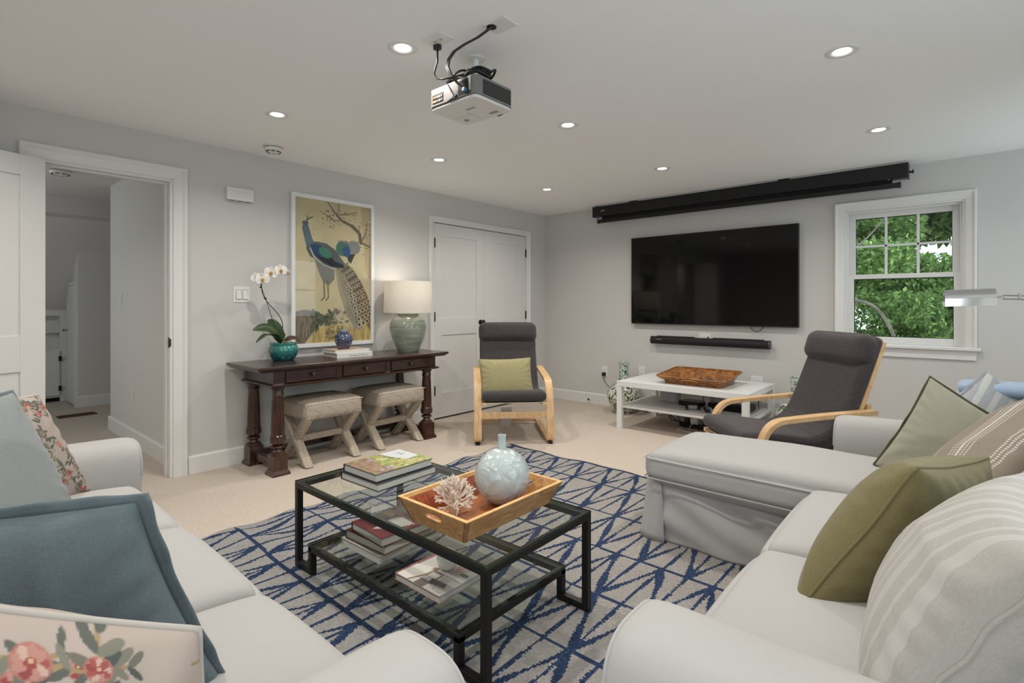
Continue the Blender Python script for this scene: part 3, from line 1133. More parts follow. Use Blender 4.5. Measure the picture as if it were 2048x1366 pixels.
tag(build('caution_label', MB().box(hw - .40, hw - .12, -.0565, -.056, -.0048, -.0044).box(hw - .13, hw - .115, -.05, -.03, -.006, -.004), mat('yellow_label', (170, 155, 40), .5), ps, smooth=None), 'thin yellow warning strip')
build('knob', MB().tube([(hw, 0, .045), (hw + .035, 0, .04)], .008, 10).tube([(hw + .03, 0, .03), (hw + .03, 0, .06)], .005, 8), M_BLACK, ps)
# small light trade mark on the case, unreadable in the photograph
lm = mat('mark_silver', (170, 172, 170), .4)
mk = MB()
for i, (w, z) in enumerate(((.010, .055), (.008, .058), (.012, .056), (.007, .06))):
    mk.box(-hw + .105 + i * .014, -hw + .105 + i * .014 + w, -.0606, -.0598, z - .006, z + .006)
build('logo', mk, lm, ps, smooth=None)

tv = thing('television', 'large black flat-screen television mounted on the back wall', 'television', (-1.966, 5.285, .963))
M_SCREEN = mat('black_screen', (7, 7, 8), .06, spec=.35)
build('bezel', MB().box(-.836, .836, -.035, .0, 0, .948), M_BLACK, tv, smooth=None, bevel=.004)
build('screen', MB().box(-.829, .829, -.037, -.0345, .014, .941), M_SCREEN, tv, smooth=None)
build('wall_mount', MB().box(-.3, .3, .0, .02, .25, .7), M_METALBLK, tv, smooth=None)
build('cable', MB().tube([(.42, -.012, .004), (.425, -.012, -.02), (.45, -.01, -.042), (.48, -.01, -.045), (.51, -.01, -.03), (.535, -.008, .004)], .0035, 8), M_BLACK, tv)

sb = thing('soundbar', 'slim black soundbar mounted on the wall under the television', 'speaker', (-1.96, 5.245, .795))
pts = [(.034 * math.cos(a), .040 * math.sin(a)) for a in [k * 2 * PI / 28 for k in range(28)]]
build('body', MB().prism(pts, 'x', -.585, .585), mat('speaker_cloth', (13, 13, 14), .7, bump=.3, bscale=900), sb, smooth=40)
for s in (-1, 1):
    tag(build('end_cap', MB().prism([(a * 1.03, b * 1.03) for a, b in pts], 'x', s * .585 - (.012 if s < 0 else 0), s * .585 + (.012 if s > 0 else 0)), mat('soundbar_cap', (74, 74, 74), .4, metal=.5) if s > 0 else M_BLACK, sb, smooth=40), 'grey round end cap' if s > 0 else None)
build('top_ridge', MB().box(-.535, -.13, .0, .03, .03, .047).box(.06, .535, .0, .03, .03, .047), M_BLACK, sb, smooth=None, bevel=.003)
build('wall_bracket', MB().box(-.3, -.25, .03, .06, -.02, .03).box(.25, .3, .03, .06, -.02, .03).tube([(0, .03, .035), (0, .04, .052)], .008, 8), M_BLACK, sb)
mk = MB()
for i in range(5):
    mk.box(-.53 + i * .013, -.522 + i * .013, -.0345, -.0335, .008, .013)
build('logo', mk, lm, sb, smooth=None)

# ------------------------------------------------------------------ raster painting for flat prints (becomes mesh colour attributes)
class Canvas:
    def __init__(s, w, h, rgb):
        s.w, s.h = w, h
        s.a = np.ones((h, w, 3)) * np.array(rgb, float)
        yy, xx = np.mgrid[0:h, 0:w]
        s.X = (xx + .5) / w
        s.Y = (yy + .5) / h
        s.asp = h / w

    def mix(s, m, rgb, al=1.0):
        m = np.clip(m, 0, 1)[..., None] * al
        s.a = s.a * (1 - m) + np.array(rgb, float) * m

    def poly(s, pts, rgb, al=1.0):
        m = np.zeros((s.h, s.w), bool)
        n = len(pts)
        for i in range(n):
            x0, y0 = pts[i]
            x1, y1 = pts[(i + 1) % n]
            if y0 == y1:
                continue
            c = ((y0 <= s.Y) & (s.Y < y1)) | ((y1 <= s.Y) & (s.Y < y0))
            m ^= c & (s.X < x0 + (s.Y - y0) / (y1 - y0) * (x1 - x0))
        s.mix(m.astype(float), rgb, al)

    def ell(s, cx, cy, rx, ry, rgb, ang=0, al=1.0, soft=.15):
        c, n = math.cos(ang), math.sin(ang)
        dx = s.X - cx
        dy = (s.Y - cy) * s.asp
        u = (dx * c + dy * n) / rx
        v = (-dx * n + dy * c) / ry
        r = np.sqrt(u * u + v * v)
        s.mix((1 + soft - r) / soft, rgb, al)

    def line(s, pts, w, rgb, al=1.0):
        for i in range(len(pts) - 1):
            x0, y0 = pts[i]
            x1, y1 = pts[i + 1]
            wa = w[i] if hasattr(w, '__len__') else w
            y0 *= s.asp
            y1 *= s.asp
            dx, dy = x1 - x0, y1 - y0
            L2 = dx * dx + dy * dy + 1e-12
            t = np.clip(((s.X - x0) * dx + (s.Y * s.asp - y0) * dy) / L2, 0, 1)
            d = np.hypot(s.X - x0 - t * dx, s.Y * s.asp - y0 - t * dy)
            s.mix((wa - d) / (wa * .3 + .3 / s.w) + .5, rgb, al)

    def noise(s, amp, freq, seed):
        P = np.stack([s.X.ravel() * freq, s.Y.ravel() * s.asp * freq, np.zeros(s.X.size)], 1)
        s.a *= (1 + amp * wob(P, 6, seed)).reshape(s.h, s.w)[..., None]


def flat_print(name, cv, w, h, matr, parent, M):
    """grid in local xy (x right, y up), centred; coloured per vertex"""
    nu, nv = cv.w, cv.h
    u, v = np.meshgrid(np.linspace(-w / 2, w / 2, nu), np.linspace(h / 2, -h / 2, nv), indexing='ij')
    V = np.stack([u.ravel(), v.ravel(), np.zeros(u.size)], 1)
    lum = cv.a.mean(axis=2, keepdims=True)
    col = s2l(np.clip(lum + (cv.a - lum) * .85, 0, 255)).transpose(1, 0, 2).reshape(-1, 3)
    o = np_mesh(name, V, grid_faces(nu, nv, flip=True), matr, parent, smooth=None, pcol=col)
    o.matrix_local = M
    return o


M_PRINT = mat_attr('printed_paper', .75, .2)
M_GLOSSPRINT = mat_attr('glossy_cover', .25, .5)

# ------------------------------------------------------------------ console table
ct = thing('console_table', 'long dark carved wood console table with three drawers and turned legs', 'table', (-3.765, 2.315, 0))
x0, x1, y0, y1 = -.255, .28, -.835, .835
b = MB()
b.box(x0, x1, y0, y1, .733, .755)
build('tabletop', b, M_DARKWOOD, ct, smooth=None, bevel=.007, seg=3)
build('top_moulding', MB().frustum((x0 + .01, x1 - .03, y0 + .03, y1 - .03), (x0 + .01, x1 - .008, y0 + .008, y1 - .008), .716, .734), M_DARKWOOD, ct, smooth=None)
ax0, ax1, ay0, ay1 = -.235, .235, -.715, .715
build('apron', MB().box(ax0, ax1, ay0, ay1, .625, .718), M_DARKWOOD, ct, smooth=None, bevel=.002)
build('apron_moulding', MB().frustum((ax0, ax1 + .004, ay0 - .004, ay1 + .004), (ax0, ax1 + .024, ay0 - .024, ay1 + .024), .606, .617).box(ax0, ax1 + .024, ay0 - .024, ay1 + .024, .617, .624).frustum((ax0, ax1 + .024, ay0 - .024, ay1 + .024), (ax0, ax1, ay0, ay1), .624, .632), M_DARKWOOD, ct, smooth=None)
for k in (-1, 0, 1):
    yc = k * .437
    d = build('drawer', MB().box(ax1 - .01, ax1 + .006, yc - .19, yc + .19, .641, .709), M_DARKWOOD, ct, smooth=None, bevel=.002)
    m = MB()
    for q in ((yc - .195, yc + .195, .636, .643), (yc - .195, yc + .195, .707, .714), (yc - .195, yc - .186, .636, .714), (yc + .186, yc + .195, .636, .714)):
        m.box(ax1 - .002, ax1 + .012, q[0], q[1], q[2], q[3])
    build('drawer_moulding', m, M_DARKWOOD, d, smooth=None, bevel=.003)
    build('knob', MB().lathe([(0, 0), (.008, 0), (.007, .01), (.014, .016), (.016, .022), (.012, .029), (0, .031)], 16, cap=False).xf(Matrix.Translation((ax1 + .005, yc, .675)) @ Matrix.Rotation(PI / 2, 4, 'Y')), M_DARKWOOD, d, smooth=60)
leg_prof = [(.045, .605), (.045, .59), (.036, .585), (.036, .565), (.04, .56), (.041, .552), (.036, .545), (.036, .53), (.039, .50), (.042, .42), (.044, .34), (.045, .285), (.045, .272), (.049, .268), (.049, .26),
            (.052, .25), (.053, .232), (.048, .218), (.036, .212), (.03, .205), (.044, .199), (.047, .192), (.043, .185), (.028, .178), (.03, .165), (.036, .158), (.05, .152), (.053, .143), (.05, .135), (.05, .13)]
lx, ly = (-.205, .18), (-.66, .66)
for x in lx:
    for y in ly:
        m = MB().lathe(leg_prof, 28, c=(x, y, 0), cap=False)
        m.box(x - .048, x + .048, y - .048, y + .048, .03, .136)
        m.frustum((x - .062, x + .062, y - .062, y + .062), (x - .05, x + .05, y - .05, y + .05), .012, .034)
        m.box(x - .062, x + .062, y - .062, y + .062, 0, .014)
        build('leg', m, M_DARKWOOD_V, ct, smooth=40)
for y in ly:
    build('stretcher', MB().box(lx[0] + .045, lx[1] - .045, y - .02, y + .02, .045, .095), M_DARKWOOD, ct, smooth=None, bevel=.003)
build('stretcher', MB().box(lx[0] - .022, lx[0] + .022, ly[0] + .045, ly[1] - .045, .05, .095), M_DARKWOOD, ct, smooth=None, bevel=.003)

TT = .755
# two books and a jar on the console


def book(name, label, w, d, t, loc, rz, cover, cv=None, spine='x-', group=None, pages=None, gloss=True, spine_mat=None):
    """lying book: w along x, d along y, thickness t; spine on side x- / x+ / y-"""
    o = thing(name, label, 'book', loc, rz, group)
    cm_ = cover
    b = .0025
    m = MB()
    m.box(-w / 2, w / 2, -d / 2, d / 2, 0, b).box(-w / 2, w / 2, -d / 2, d / 2, t - b, t)
    if spine == 'x-':
        m.box(-w / 2, -w / 2 + b, -d / 2, d / 2, b, t - b)
        pg = (-w / 2 + b, w / 2 - .005, -d / 2 + .005, d / 2 - .005)
    elif spine == 'x+':
        m.box(w / 2 - b, w / 2, -d / 2, d / 2, b, t - b)
        pg = (-w / 2 + .005, w / 2 - b, -d / 2 + .005, d / 2 - .005)
    else:
        m.box(-w / 2, w / 2, -d / 2, -d / 2 + b, b, t - b)
        pg = (-w / 2 + .005, w / 2 - .005, -d / 2 + b, d / 2 - .005)
    build('cover', m, cm_, o, smooth=None, bevel=.0008, seg=1)
    build('pages', MB().box(*pg, b, t - b), M_PAGES, o, smooth=None)
    if cv is not None:
        flat_print('cover_art', cv, w - .001, d - .001, M_GLOSSPRINT, o, Matrix.Translation((0, 0, t + .0004)))
    return o


M_CVWHITE = mat('white_book_jacket', (214, 211, 205), .4)
M_CVRED = mat('russet_book_cover', (130, 62, 42), .5)
bk1 = book('book', 'thick white book lettered on its spine, lower of two on the console table', .225, .315, .036, (-3.775, 2.315, TT), math.radians(-2), M_CVRED, spine='x+')
build('jacket_spine', MB().box(.1125, .1133, -.157, .157, .0, .036).box(-.11, .1125, -.157, .157, .0355, .0362), M_CVWHITE, bk1, smooth=None)
MSP = Matrix.Translation((.1135, .03, .014)) @ Matrix.Rotation(PI / 2, 4, 'Z') @ Matrix.Rotation(PI / 2, 4, 'X')
tag(text_mesh('title', 'THE BIRDS OF AMERICA', .0155, mat('title_grey', (120, 122, 126), .6), bk1, MSP), 'grey spine title')
text_mesh('publisher_mark', 'a', .018, mat('mark_grey', (130, 130, 132), .6), bk1, Matrix.Translation((.1135, .147, .02)) @ Matrix.Rotation(PI / 2, 4, 'Z') @ Matrix.Rotation(PI / 2, 4, 'X'))
cv = Canvas(40, 56, (196, 150, 110))
cv.poly([(0, 0), (1, 0), (1, .35), (0, .3)], (170, 168, 150))
cv.ell(.6, .4, .3, .2, (206, 120, 70))
bk2 = book('book', 'white book with an orange-brown cover under the blue jar', .22, .305, .025, (-3.785, 2.30, TT + .0365), math.radians(-1), M_CVWHITE, cv, spine='x+')
text_mesh('publisher_mark', 'o', .012, mat('mark_dark', (70, 70, 74), .6), bk2, Matrix.Translation((.1105, .142, .0125)) @ Matrix.Rotation(PI / 2, 4, 'Z') @ Matrix.Rotation(PI / 2, 4, 'X'))


def mat_scroll(name, base, ink, scale, thr=.5, rough=.15, width=.1, blobs=None, coat=.5):
    """glazed ware: winding painted line work from distorted noise contours, with optional filled blobs"""
    m, t, b = nt(name)
    tc = N(t, 'ShaderNodeTexCoord')
    n = N(t, 'ShaderNodeTexNoise')
    n.inputs['Scale'].default_value = scale
    n.inputs['Detail'].default_value = 1.5
    n.inputs['Distortion'].default_value = 1.6
    t.links.new(tc.outputs['Object'], n.inputs['Vector'])
    s = N(t, 'ShaderNodeMath', operation='SUBTRACT')
    s.inputs[1].default_value = thr
    t.links.new(n.outputs[0], s.inputs[0])
    a = N(t, 'ShaderNodeMath', operation='ABSOLUTE')
    t.links.new(s.outputs[0], a.inputs[0])
    r = N(t, 'ShaderNodeValToRGB')
    r.color_ramp.elements[0].position = width * .55
    r.color_ramp.elements[1].position = width
    r.color_ramp.elements[0].color = (*s2l(ink), 1)
    r.color_ramp.elements[1].color = (*s2l(base), 1)
    t.links.new(a.outputs[0], r.inputs[0])
    out = r.outputs[0]
    if blobs:
        n2 = N(t, 'ShaderNodeTexNoise')
        n2.inputs['Scale'].default_value = blobs[1]
        n2.inputs['Detail'].default_value = 1
        t.links.new(tc.outputs['Object'], n2.inputs['Vector'])
        r2 = N(t, 'ShaderNodeValToRGB')
        r2.color_ramp.elements[0].position = blobs[2]
        r2.color_ramp.elements[1].position = blobs[2] + .03
        r2.color_ramp.elements[0].color = (0, 0, 0, 1)
        r2.color_ramp.elements[1].color = (1, 1, 1, 1)
        t.links.new(n2.outputs[0], r2.inputs[0])
        mx = N(t, 'ShaderNodeMix', data_type='RGBA')
        t.links.new(r2.outputs[0], mx.inputs['Factor'])
        t.links.new(out, mx.inputs['A'])
        mx.inputs['B'].default_value = (*s2l(blobs[0]), 1)
        out = mx.outputs['Result']
    t.links.new(out, b.inputs['Base Color'])
    b.inputs['Roughness'].default_value = rough
    b.inputs['Coat Weight'].default_value = coat
    return m


M_BLUEJAR = mat_scroll('blue_white_ware', (140, 146, 165), (38, 46, 82), 55, width=.16)
jr = thing('ginger_jar', 'small blue and white lidded ginger jar on top of the two white books', 'jar', (-3.79, 2.285, TT + .063))
build('body', MB().lathe([(.0, 0), (.045, 0), (.047, .004), (.058, .03), (.071, .065), (.073, .085), (.066, .108), (.045, .124), (.032, .128), (.03, .134)], 32, cap=False), M_BLUEJAR, jr, smooth=60)
tag(build('lid', MB().lathe([(.03, .131), (.034, .133), (.034, .15), (.028, .156), (0, .158)], 24, cap=False), mat('grey_blue_glaze', (112, 122, 128), .2, coat=.4), jr, smooth=50), 'plain grey-blue lid')

# table lamp
M_LAMPGLAZE = None


def mat_celadon():
    m, t, b = nt('celadon_glaze')
    tc = N(t, 'ShaderNodeTexCoord')
    mp = N(t, 'ShaderNodeMapping')
    mp.inputs['Scale'].default_value = (1, 1, 12)
    t.links.new(tc.outputs['Object'], mp.inputs[0])
    n = N(t, 'ShaderNodeTexNoise')
    n.inputs['Scale'].default_value = 5
    n.inputs['Detail'].default_value = 6
    t.links.new(mp.outputs[0], n.inputs['Vector'])
    r = N(t, 'ShaderNodeValToRGB')
    r.color_ramp.elements[0].position = .3
    r.color_ramp.elements[1].position = .72
    r.color_ramp.elements[0].color = (*s2l((124, 134, 120)), 1)
    r.color_ramp.elements[1].color = (*s2l((166, 171, 154)), 1)
    t.links.new(n.outputs[0], r.inputs[0])
    t.links.new(r.outputs[0], b.inputs['Base Color'])
    b.inputs['Roughness'].default_value = .22
    b.inputs['Coat Weight'].default_value = .5
    b.inputs['Coat Roughness'].default_value = .1
    bp = N(t, 'ShaderNodeBump')
    bp.inputs['Strength'].default_value = .08
    bp.inputs['Distance'].default_value = .004
    t.links.new(n.outputs[0], bp.inputs['Height'])
    t.links.new(bp.outputs[0], b.inputs['Normal'])
    return m


def mat_shade(name='linen_shade'):
    m, t, b = nt(name)
    t.nodes.remove(b)
    o = [n for n in t.nodes if n.type == 'OUTPUT_MATERIAL'][0]
    df = N(t, 'ShaderNodeBsdfDiffuse')
    tl = N(t, 'ShaderNodeBsdfTranslucent')
    mx = N(t, 'ShaderNodeMixShader')
    mx.inputs[0].default_value = .42
    tc = N(t, 'ShaderNodeTexCoord')
    mp = N(t, 'ShaderNodeMapping')
    mp.inputs['Scale'].default_value = (30, 30, 260)
    t.links.new(tc.outputs['Object'], mp.inputs[0])
    n = N(t, 'ShaderNodeTexNoise')
    n.inputs['Scale'].default_value = 1.5
    t.links.new(mp.outputs[0], n.inputs['Vector'])
    r = N(t, 'ShaderNodeValToRGB')
    r.color_ramp.elements[0].color = (.74, .70, .64, 1)
    r.color_ramp.elements[1].color = (.88, .85, .80, 1)
    t.links.new(n.outputs[0], r.inputs[0])
    t.links.new(r.outputs[0], df.inputs[0])
    t.links.new(r.outputs[0], tl.inputs[0])
    t.links.new(df.outputs[0], mx.inputs[1])
    t.links.new(tl.outputs[0], mx.inputs[2])
    t.links.new(mx.outputs[0], o.inputs[0])
    return m


tl = thing('table_lamp', 'celadon green ceramic table lamp with a white linen drum shade', 'lamp', (-3.78, 2.925, TT))
build('base', MB().lathe([(0, 0), (.088, 0), (.093, .006), (.115, .05), (.145, .12), (.163, .19), (.166, .225), (.158, .262), (.135, .292), (.104, .308), (.092, .313), (.09, .322), (.096, .328), (.096, .34), (.085, .343), (.03, .345), (0, .345)], 44, cap=False), mat_celadon(), tl, smooth=50)
build('stem', MB().lathe([(.012, .345), (.012, .42), (.02, .43), (.02, .47), (.004, .475), (.004, .60)], 14), M_BRASS, tl)
build('shade', MB().lathe([(.217, .345), (.217, .347), (.208, .622), (.208, .625), (.205, .625), (.214, .345), (.217, .345)], 56, cap=False), mat_shade(), tl, smooth=60)
sp = MB()
for a in (0, 2.09, 4.19):
    sp.tube([(0, 0, .60), (.206 * math.cos(a), .206 * math.sin(a), .612)], .002, 6)
build('shade_spider', sp, M_BRASS, tl)
tag(build('bulb', MB().lathe([(.012, .47), (.03, .50), (.034, .525), (.025, .55), (0, .562)], 18, cap=False), mat_emit('lit_bulb', (1, .92, .8), 8), tl, smooth=60), 'lit warm bulb')
pl = bpy.data.lights.new('bulb_light', 'POINT')
pl.energy = 3.6
pl.color = (1, .92, .80)
pl.shadow_soft_size = .035
po = bpy.data.objects.new('bulb_light', pl)
COL.objects.link(po)
po.parent = tl
po.location = (0, 0, .585)

# potted orchid
orc = thing('potted_orchid', 'white moth orchid in a glazed teal pot on the console table', 'plant', (-3.87, 1.83, TT))


def mat_teal():
    m, t, b = nt('teal_glaze')
    tc = N(t, 'ShaderNodeTexCoord')
    sx = N(t, 'ShaderNodeSeparateXYZ')
    t.links.new(tc.outputs['Object'], sx.inputs[0])
    n = N(t, 'ShaderNodeTexNoise')
    n.inputs['Scale'].default_value = 18
    t.links.new(tc.outputs['Object'], n.inputs['Vector'])
    ma = N(t, 'ShaderNodeMath', operation='MULTIPLY_ADD')
    ma.inputs[1].default_value = .05
    t.links.new(n.outputs[0], ma.inputs[0])
    t.links.new(sx.outputs['Z'], ma.inputs[2])
    r = N(t, 'ShaderNodeValToRGB')
    r.color_ramp.elements[0].position = .05
    r.color_ramp.elements[1].position = .16
    r.color_ramp.elements[0].color = (*s2l((8, 88, 92)), 1)
    r.color_ramp.elements[1].color = (*s2l((62, 138, 128)), 1)
    t.links.new(ma.outputs[0], r.inputs[0])
    t.links.new(r.outputs[0], b.inputs['Base Color'])
    b.inputs['Roughness'].default_value = .15
    b.inputs['Coat Weight'].default_value = .5
    return m


build('pot', MB().lathe([(0, 0), (.07, 0), (.075, .004), (.095, .035), (.106, .07), (.104, .095), (.094, .112), (.092, .117), (.098, .122), (.098, .130), (.09, .131), (.086, .118), (.07, .115)], 40, cap=False), mat_teal(), orc, smooth=55)
build('potting_bark', MB().lathe([(.0, .117), (.05, .116), (.087, .112)], 24, cap=False), mat('bark', (70, 50, 38), .9, bump=.8, bscale=60), orc, smooth=None)
M_LEAF = mat('orchid_leaf', (44, 66, 30), .4, var=.25, vscale=14)
M_STEM = mat('orchid_stem', (62, 66, 48), .5)
M_STAKE = mat('dark_stake', (38, 38, 34), .6)


def leaf(path, width, up=(0, 0, 1), fold=.25, n=14):
    """tapered folded leaf along a 3D path; returns V,F with thickness"""
    P = np.array(path, float)
    tt = np.linspace(0, 1, n)
    s = np.linspace(0, 1, len(P))
    C = np.stack([np.interp(tt, s, P[:, k]) for k in range(3)], 1)
    for _ in range(2):
        C[1:-1] = (C[:-2] + 2 * C[1:-1] + C[2:]) / 4
    T = np.gradient(C, axis=0)
    T /= np.linalg.norm(T, axis=1)[:, None]
    S = np.cross(T, np.array(up, float))
    S /= np.linalg.norm(S, axis=1)[:, None] + 1e-9
    U = np.cross(S, T)
    wdt = width * np.sin(np.clip(tt, 0.0, 1) ** .8 * PI * .93 + .18) ** .7
    rows = []
    for k in (-1, -.5, 0, .5, 1):
        rows.append(C + S * (wdt * k)[:, None] + U * (abs(k) ** 1.3 * fold * wdt)[:, None])
    V = np.stack(rows, 1).reshape(-1, 3)
    F = grid_faces(n, 5)
    return V, F


def leaf_obj(name, path, width, matr, parent, **k):
    V, F = leaf(path, width, **k)
    o = np_mesh(name, V, F, matr, parent)
    sol = o.modifiers.new('thick', 'SOLIDIFY')
    sol.thickness = .0022
    return o


YO = 1.83


def OP(y, z, x=0.0):
    return (x, y - YO, z - TT)


leaf_obj('leaf', [OP(1.80, .89, .01), OP(1.74, .945, .05), OP(1.66, .955, .09), OP(1.575, .905, .13)], .034, M_LEAF, orc, fold=.35)
leaf_obj('leaf', [OP(1.81, .89, 0), OP(1.76, .965, .02), OP(1.68, 1.005, .03), OP(1.585, .99, .05)], .05, M_LEAF, orc, up=(.75, 0, .7), fold=.2)
leaf_obj('leaf', [OP(1.815, .89, -.01), OP(1.79, .97, -.02), OP(1.76, 1.03, -.03), OP(1.725, 1.06, -.03)], .05, M_LEAF, orc, up=(1, 0, .2), fold=.15)
leaf_obj('leaf', [OP(1.83, .885, .01), OP(1.86, .915, .03), OP(1.90, .915, .05), OP(1.93, .885, .06)], .035, mat('brown_leaf', (72, 50, 34), .5, var=.2), orc, up=(.4, 0, .9))
leaf_obj('leaf', [OP(1.82, .885, -.02), OP(1.85, .94, -.05), OP(1.87, .955, -.09)], .02, M_LEAF, orc)


def smooth_path(pts, n=40):
    P = np.array(pts, float)
    d = np.r_[0, np.cumsum(np.linalg.norm(np.diff(P, axis=0), axis=1))]
    t = np.linspace(0, d[-1], n)
    C = np.stack([np.interp(t, d, P[:, k]) for k in range(3)], 1)
    for _ in range(6):
        C[1:-1] = (C[:-2] + 2 * C[1:-1] + C[2:]) / 4
    return [tuple(c) for c in C]


build('stem', MB().tube(smooth_path([OP(1.815, .87), OP(1.815, .94), OP(1.828, 1.0), OP(1.823, 1.055), OP(1.78, 1.118), OP(1.70, 1.197), OP(1.668, 1.26), OP(1.665, 1.31), OP(1.673, 1.36), OP(1.70, 1.405, .01), OP(1.745, 1.435, .02), OP(1.79, 1.435, .03), OP(1.84, 1.415, .04)]), .0032, 7), M_STEM, orc, smooth=60)
build('stake', MB().tube([OP(1.81, .86, .004), OP(1.7, 1.20, .004), OP(1.656, 1.33, .003)], .0022, 6), M_STAKE, orc)
build('clip', MB().tube([OP(1.69, 1.22, -.004), OP(1.698, 1.215, .01)], .006, 8).tube([OP(1.66, 1.3, -.004), OP(1.662, 1.3, .01)], .006, 8), M_BLACK, orc)
build('aerial_root', MB().tube(smooth_path([OP(1.80, .88, .03), OP(1.815, .90, .06), OP(1.85, .89, .07)], 12), .003, 6), mat('pale_root', (170, 160, 130), .6), orc)
M_PETAL = mat('white_petal', (222, 219, 214), .55)
M_LIP = mat('yellow_lip', (196, 150, 62), .5)


def flower(center, facing, size, roll=0):
    f = Vector(facing).normalized()
    x = Vector((0, 0, 1)).cross(f).normalized()
    y = f.cross(x)
    R = Matrix((x, y, f)).transposed().to_4x4()
    M = Matrix.Translation(center) @ R @ Matrix.Rotation(roll, 4, 'Z')
    V = []
    F = []
    off = 0
    for ang, L, w in ((0, .85, .62), (PI, .85, .62), (PI / 2, .8, .33), (PI / 2 + 2.2, .8, .33), (PI / 2 - 2.2, .8, .33)):
        n, m_ = 9, 7
        tt, ss = np.meshgrid(np.linspace(0, 1, n), np.linspace(-1, 1, m_), indexing='ij')
        wd_ = w * np.sin(np.clip(tt * .95 + .04, 0, 1) * PI) ** .55
        px = tt * L
        py = ss * wd_
        pz = .16 * tt ** 2 - .10 * ss ** 2 * wd_ - (.03 if w < .5 else 0)
        c, s = math.cos(ang), math.sin(ang)
        v = np.stack([px * c - py * s, px * s + py * c, pz], -1).reshape(-1, 3) * size
        V.append(v)
        F.append(grid_faces(n, m_, off))
        off += n * m_
    V = np.concatenate(V)
    V = np.array([(M @ Vector(q))[:] for q in V])
    o = np_mesh('flower', V, np.concatenate(F), M_PETAL, orc)
    sol = o.modifiers.new('thick', 'SOLIDIFY')
    sol.thickness = .001
    lp = MB()
    lp.lathe([(0, 0), (.16, .06), (.2, .18), (.12, .3), (0, .34)], 10, cap=False)
    lp.lathe([(0, .1), (.12, .14), (.1, .25), (0, .28)], 8, c=(0, -.25, 0), cap=False)
    lp.xf(M @ Matrix.Scale(size, 4))
    tag(build('lip', lp, M_LIP, o, smooth=60), 'yellow flower lip')
    return o


flower(OP(1.655, 1.355, .045), (.75, -.25, -.05), .058, .1)
flower(OP(1.712, 1.405, .05), (.75, -.1, .0), .058, -.15)
flower(OP(1.783, 1.425, .055), (.75, .0, .05), .058, .1)
flower(OP(1.838, 1.413, .05), (.5, .45, -.2), .038, .3)
flower(OP(1.63, 1.37, .0), (.6, -.5, .1), .045, .4)

# ------------------------------------------------------------------ framed peacock print (a plain generic stand-in)
pf = thing('framed_picture', 'large white-framed picture of peacocks on a gold ground over the console table', 'picture', (XL, 2.348, 1.447))
FW, FH, FD, FT = .765, 1.245, .032, .032
for q in ((-FW / 2, -FW / 2 + FT, -FH / 2, FH / 2), (FW / 2 - FT, FW / 2, -FH / 2, FH / 2), (-FW / 2 + FT, FW / 2 - FT, -FH / 2, -FH / 2 + FT), (-FW / 2 + FT, FW / 2 - FT, FH / 2 - FT, FH / 2)):
    build('frame_rail', MB().box(.002, FD, q[0], q[1], q[2], q[3]), M_LACK, pf, smooth=None, bevel=.0015)
GOLD = (208, 185, 146)
cv = Canvas(190, 312, GOLD)
cv.noise(.05, 1.2, 3)
rnd = random.Random(12)
# mountains / tree mass on the right
cv.poly([(.86, .0), (1, .0), (1, .55), (.93, .5), (.9, .3)], (176, 150, 110), .5)
cv.line([(.86, .27), (.84, .2), (.74, .155), (.6, .125), (.53, .09), (.46, .04), (.4, 0)], [.022, .022, .017, .013, .009, .006, .005], (112, 98, 88))
cv.line([(.53, .09), (.66, .075), (.8, .05)], .005, (116, 100, 88))
cv.line([(.6, .125), (.5, .13), (.4, .1), (.35, .085)], .005, (116, 100, 88))
cv.line([(.53, .09), (.56, .03), (.55, 0)], .005, (116, 100, 88))
cv.line([(.86, .27), (.93, .2), (.95, .12)], .008, (120, 104, 92))
cv.line([(.86, .27), (.97, .29), (1, .3)], .012, (116, 100, 88))
for k in range(90):
    bx, by = rnd.choice([(.48, .08), (.62, .08), (.74, .06), (.4, .1), (.9, .15), (.94, .22), (.56, .12), (.45, .15), (.86, .3)])
    cv.ell(bx + rnd.gauss(0, .05), by + rnd.gauss(0, .025), .009, .007, rnd.choice([(126, 108, 86), (150, 130, 104), (108, 96, 80), (196, 176, 150)]))
# rocks and ground
cv.poly([(0, .78), (.12, .765), (.3, .78), (.36, .82), (.3, .88), (.2, .94), (.12, 1), (0, 1)], (128, 112, 96))
for k in range(16):
    xx = rnd.uniform(.02, .3)
    cv.line([(xx, rnd.uniform(.78, .86)), (xx + rnd.uniform(-.03, .05), rnd.uniform(.9, .99))], .007, rnd.choice([(96, 84, 72), (156, 140, 122), (110, 96, 82)]), .8)
for k in range(60):
    cv.ell(rnd.uniform(.2, .5), .84 + rnd.gauss(0, .03), .03, .018, rnd.choice([(84, 90, 70), (98, 100, 78), (70, 76, 62), (112, 108, 84)]), rnd.uniform(0, 3), .8)
for k in range(50):
    cv.ell(rnd.uniform(.5, .85), .8 + rnd.gauss(0, .035), .03, .016, rnd.choice([(110, 108, 92), (190, 170, 140), (96, 98, 86), (200, 178, 150)]), rnd.uniform(0, 3), .7)
cv.poly([(.18, 1), (.3, .9), (.5, .87), (.75, .9), (1, .84), (1, 1)], (204, 166, 92), .7)
for k in range(80):
    xx = rnd.uniform(.2, 1)
    cv.line([(xx, 1), (xx + rnd.uniform(-.03, .03), rnd.uniform(.87, .95))], .004, rnd.choice([(180, 140, 74), (150, 124, 76), (216, 184, 116)]), .7)
for k in range(40):
    cv.ell(rnd.uniform(.4, .6), .93 + rnd.gauss(0, .025), .022, .014, rnd.choice([(150, 120, 86), (120, 104, 76)]), rnd.uniform(0, 3), .7)
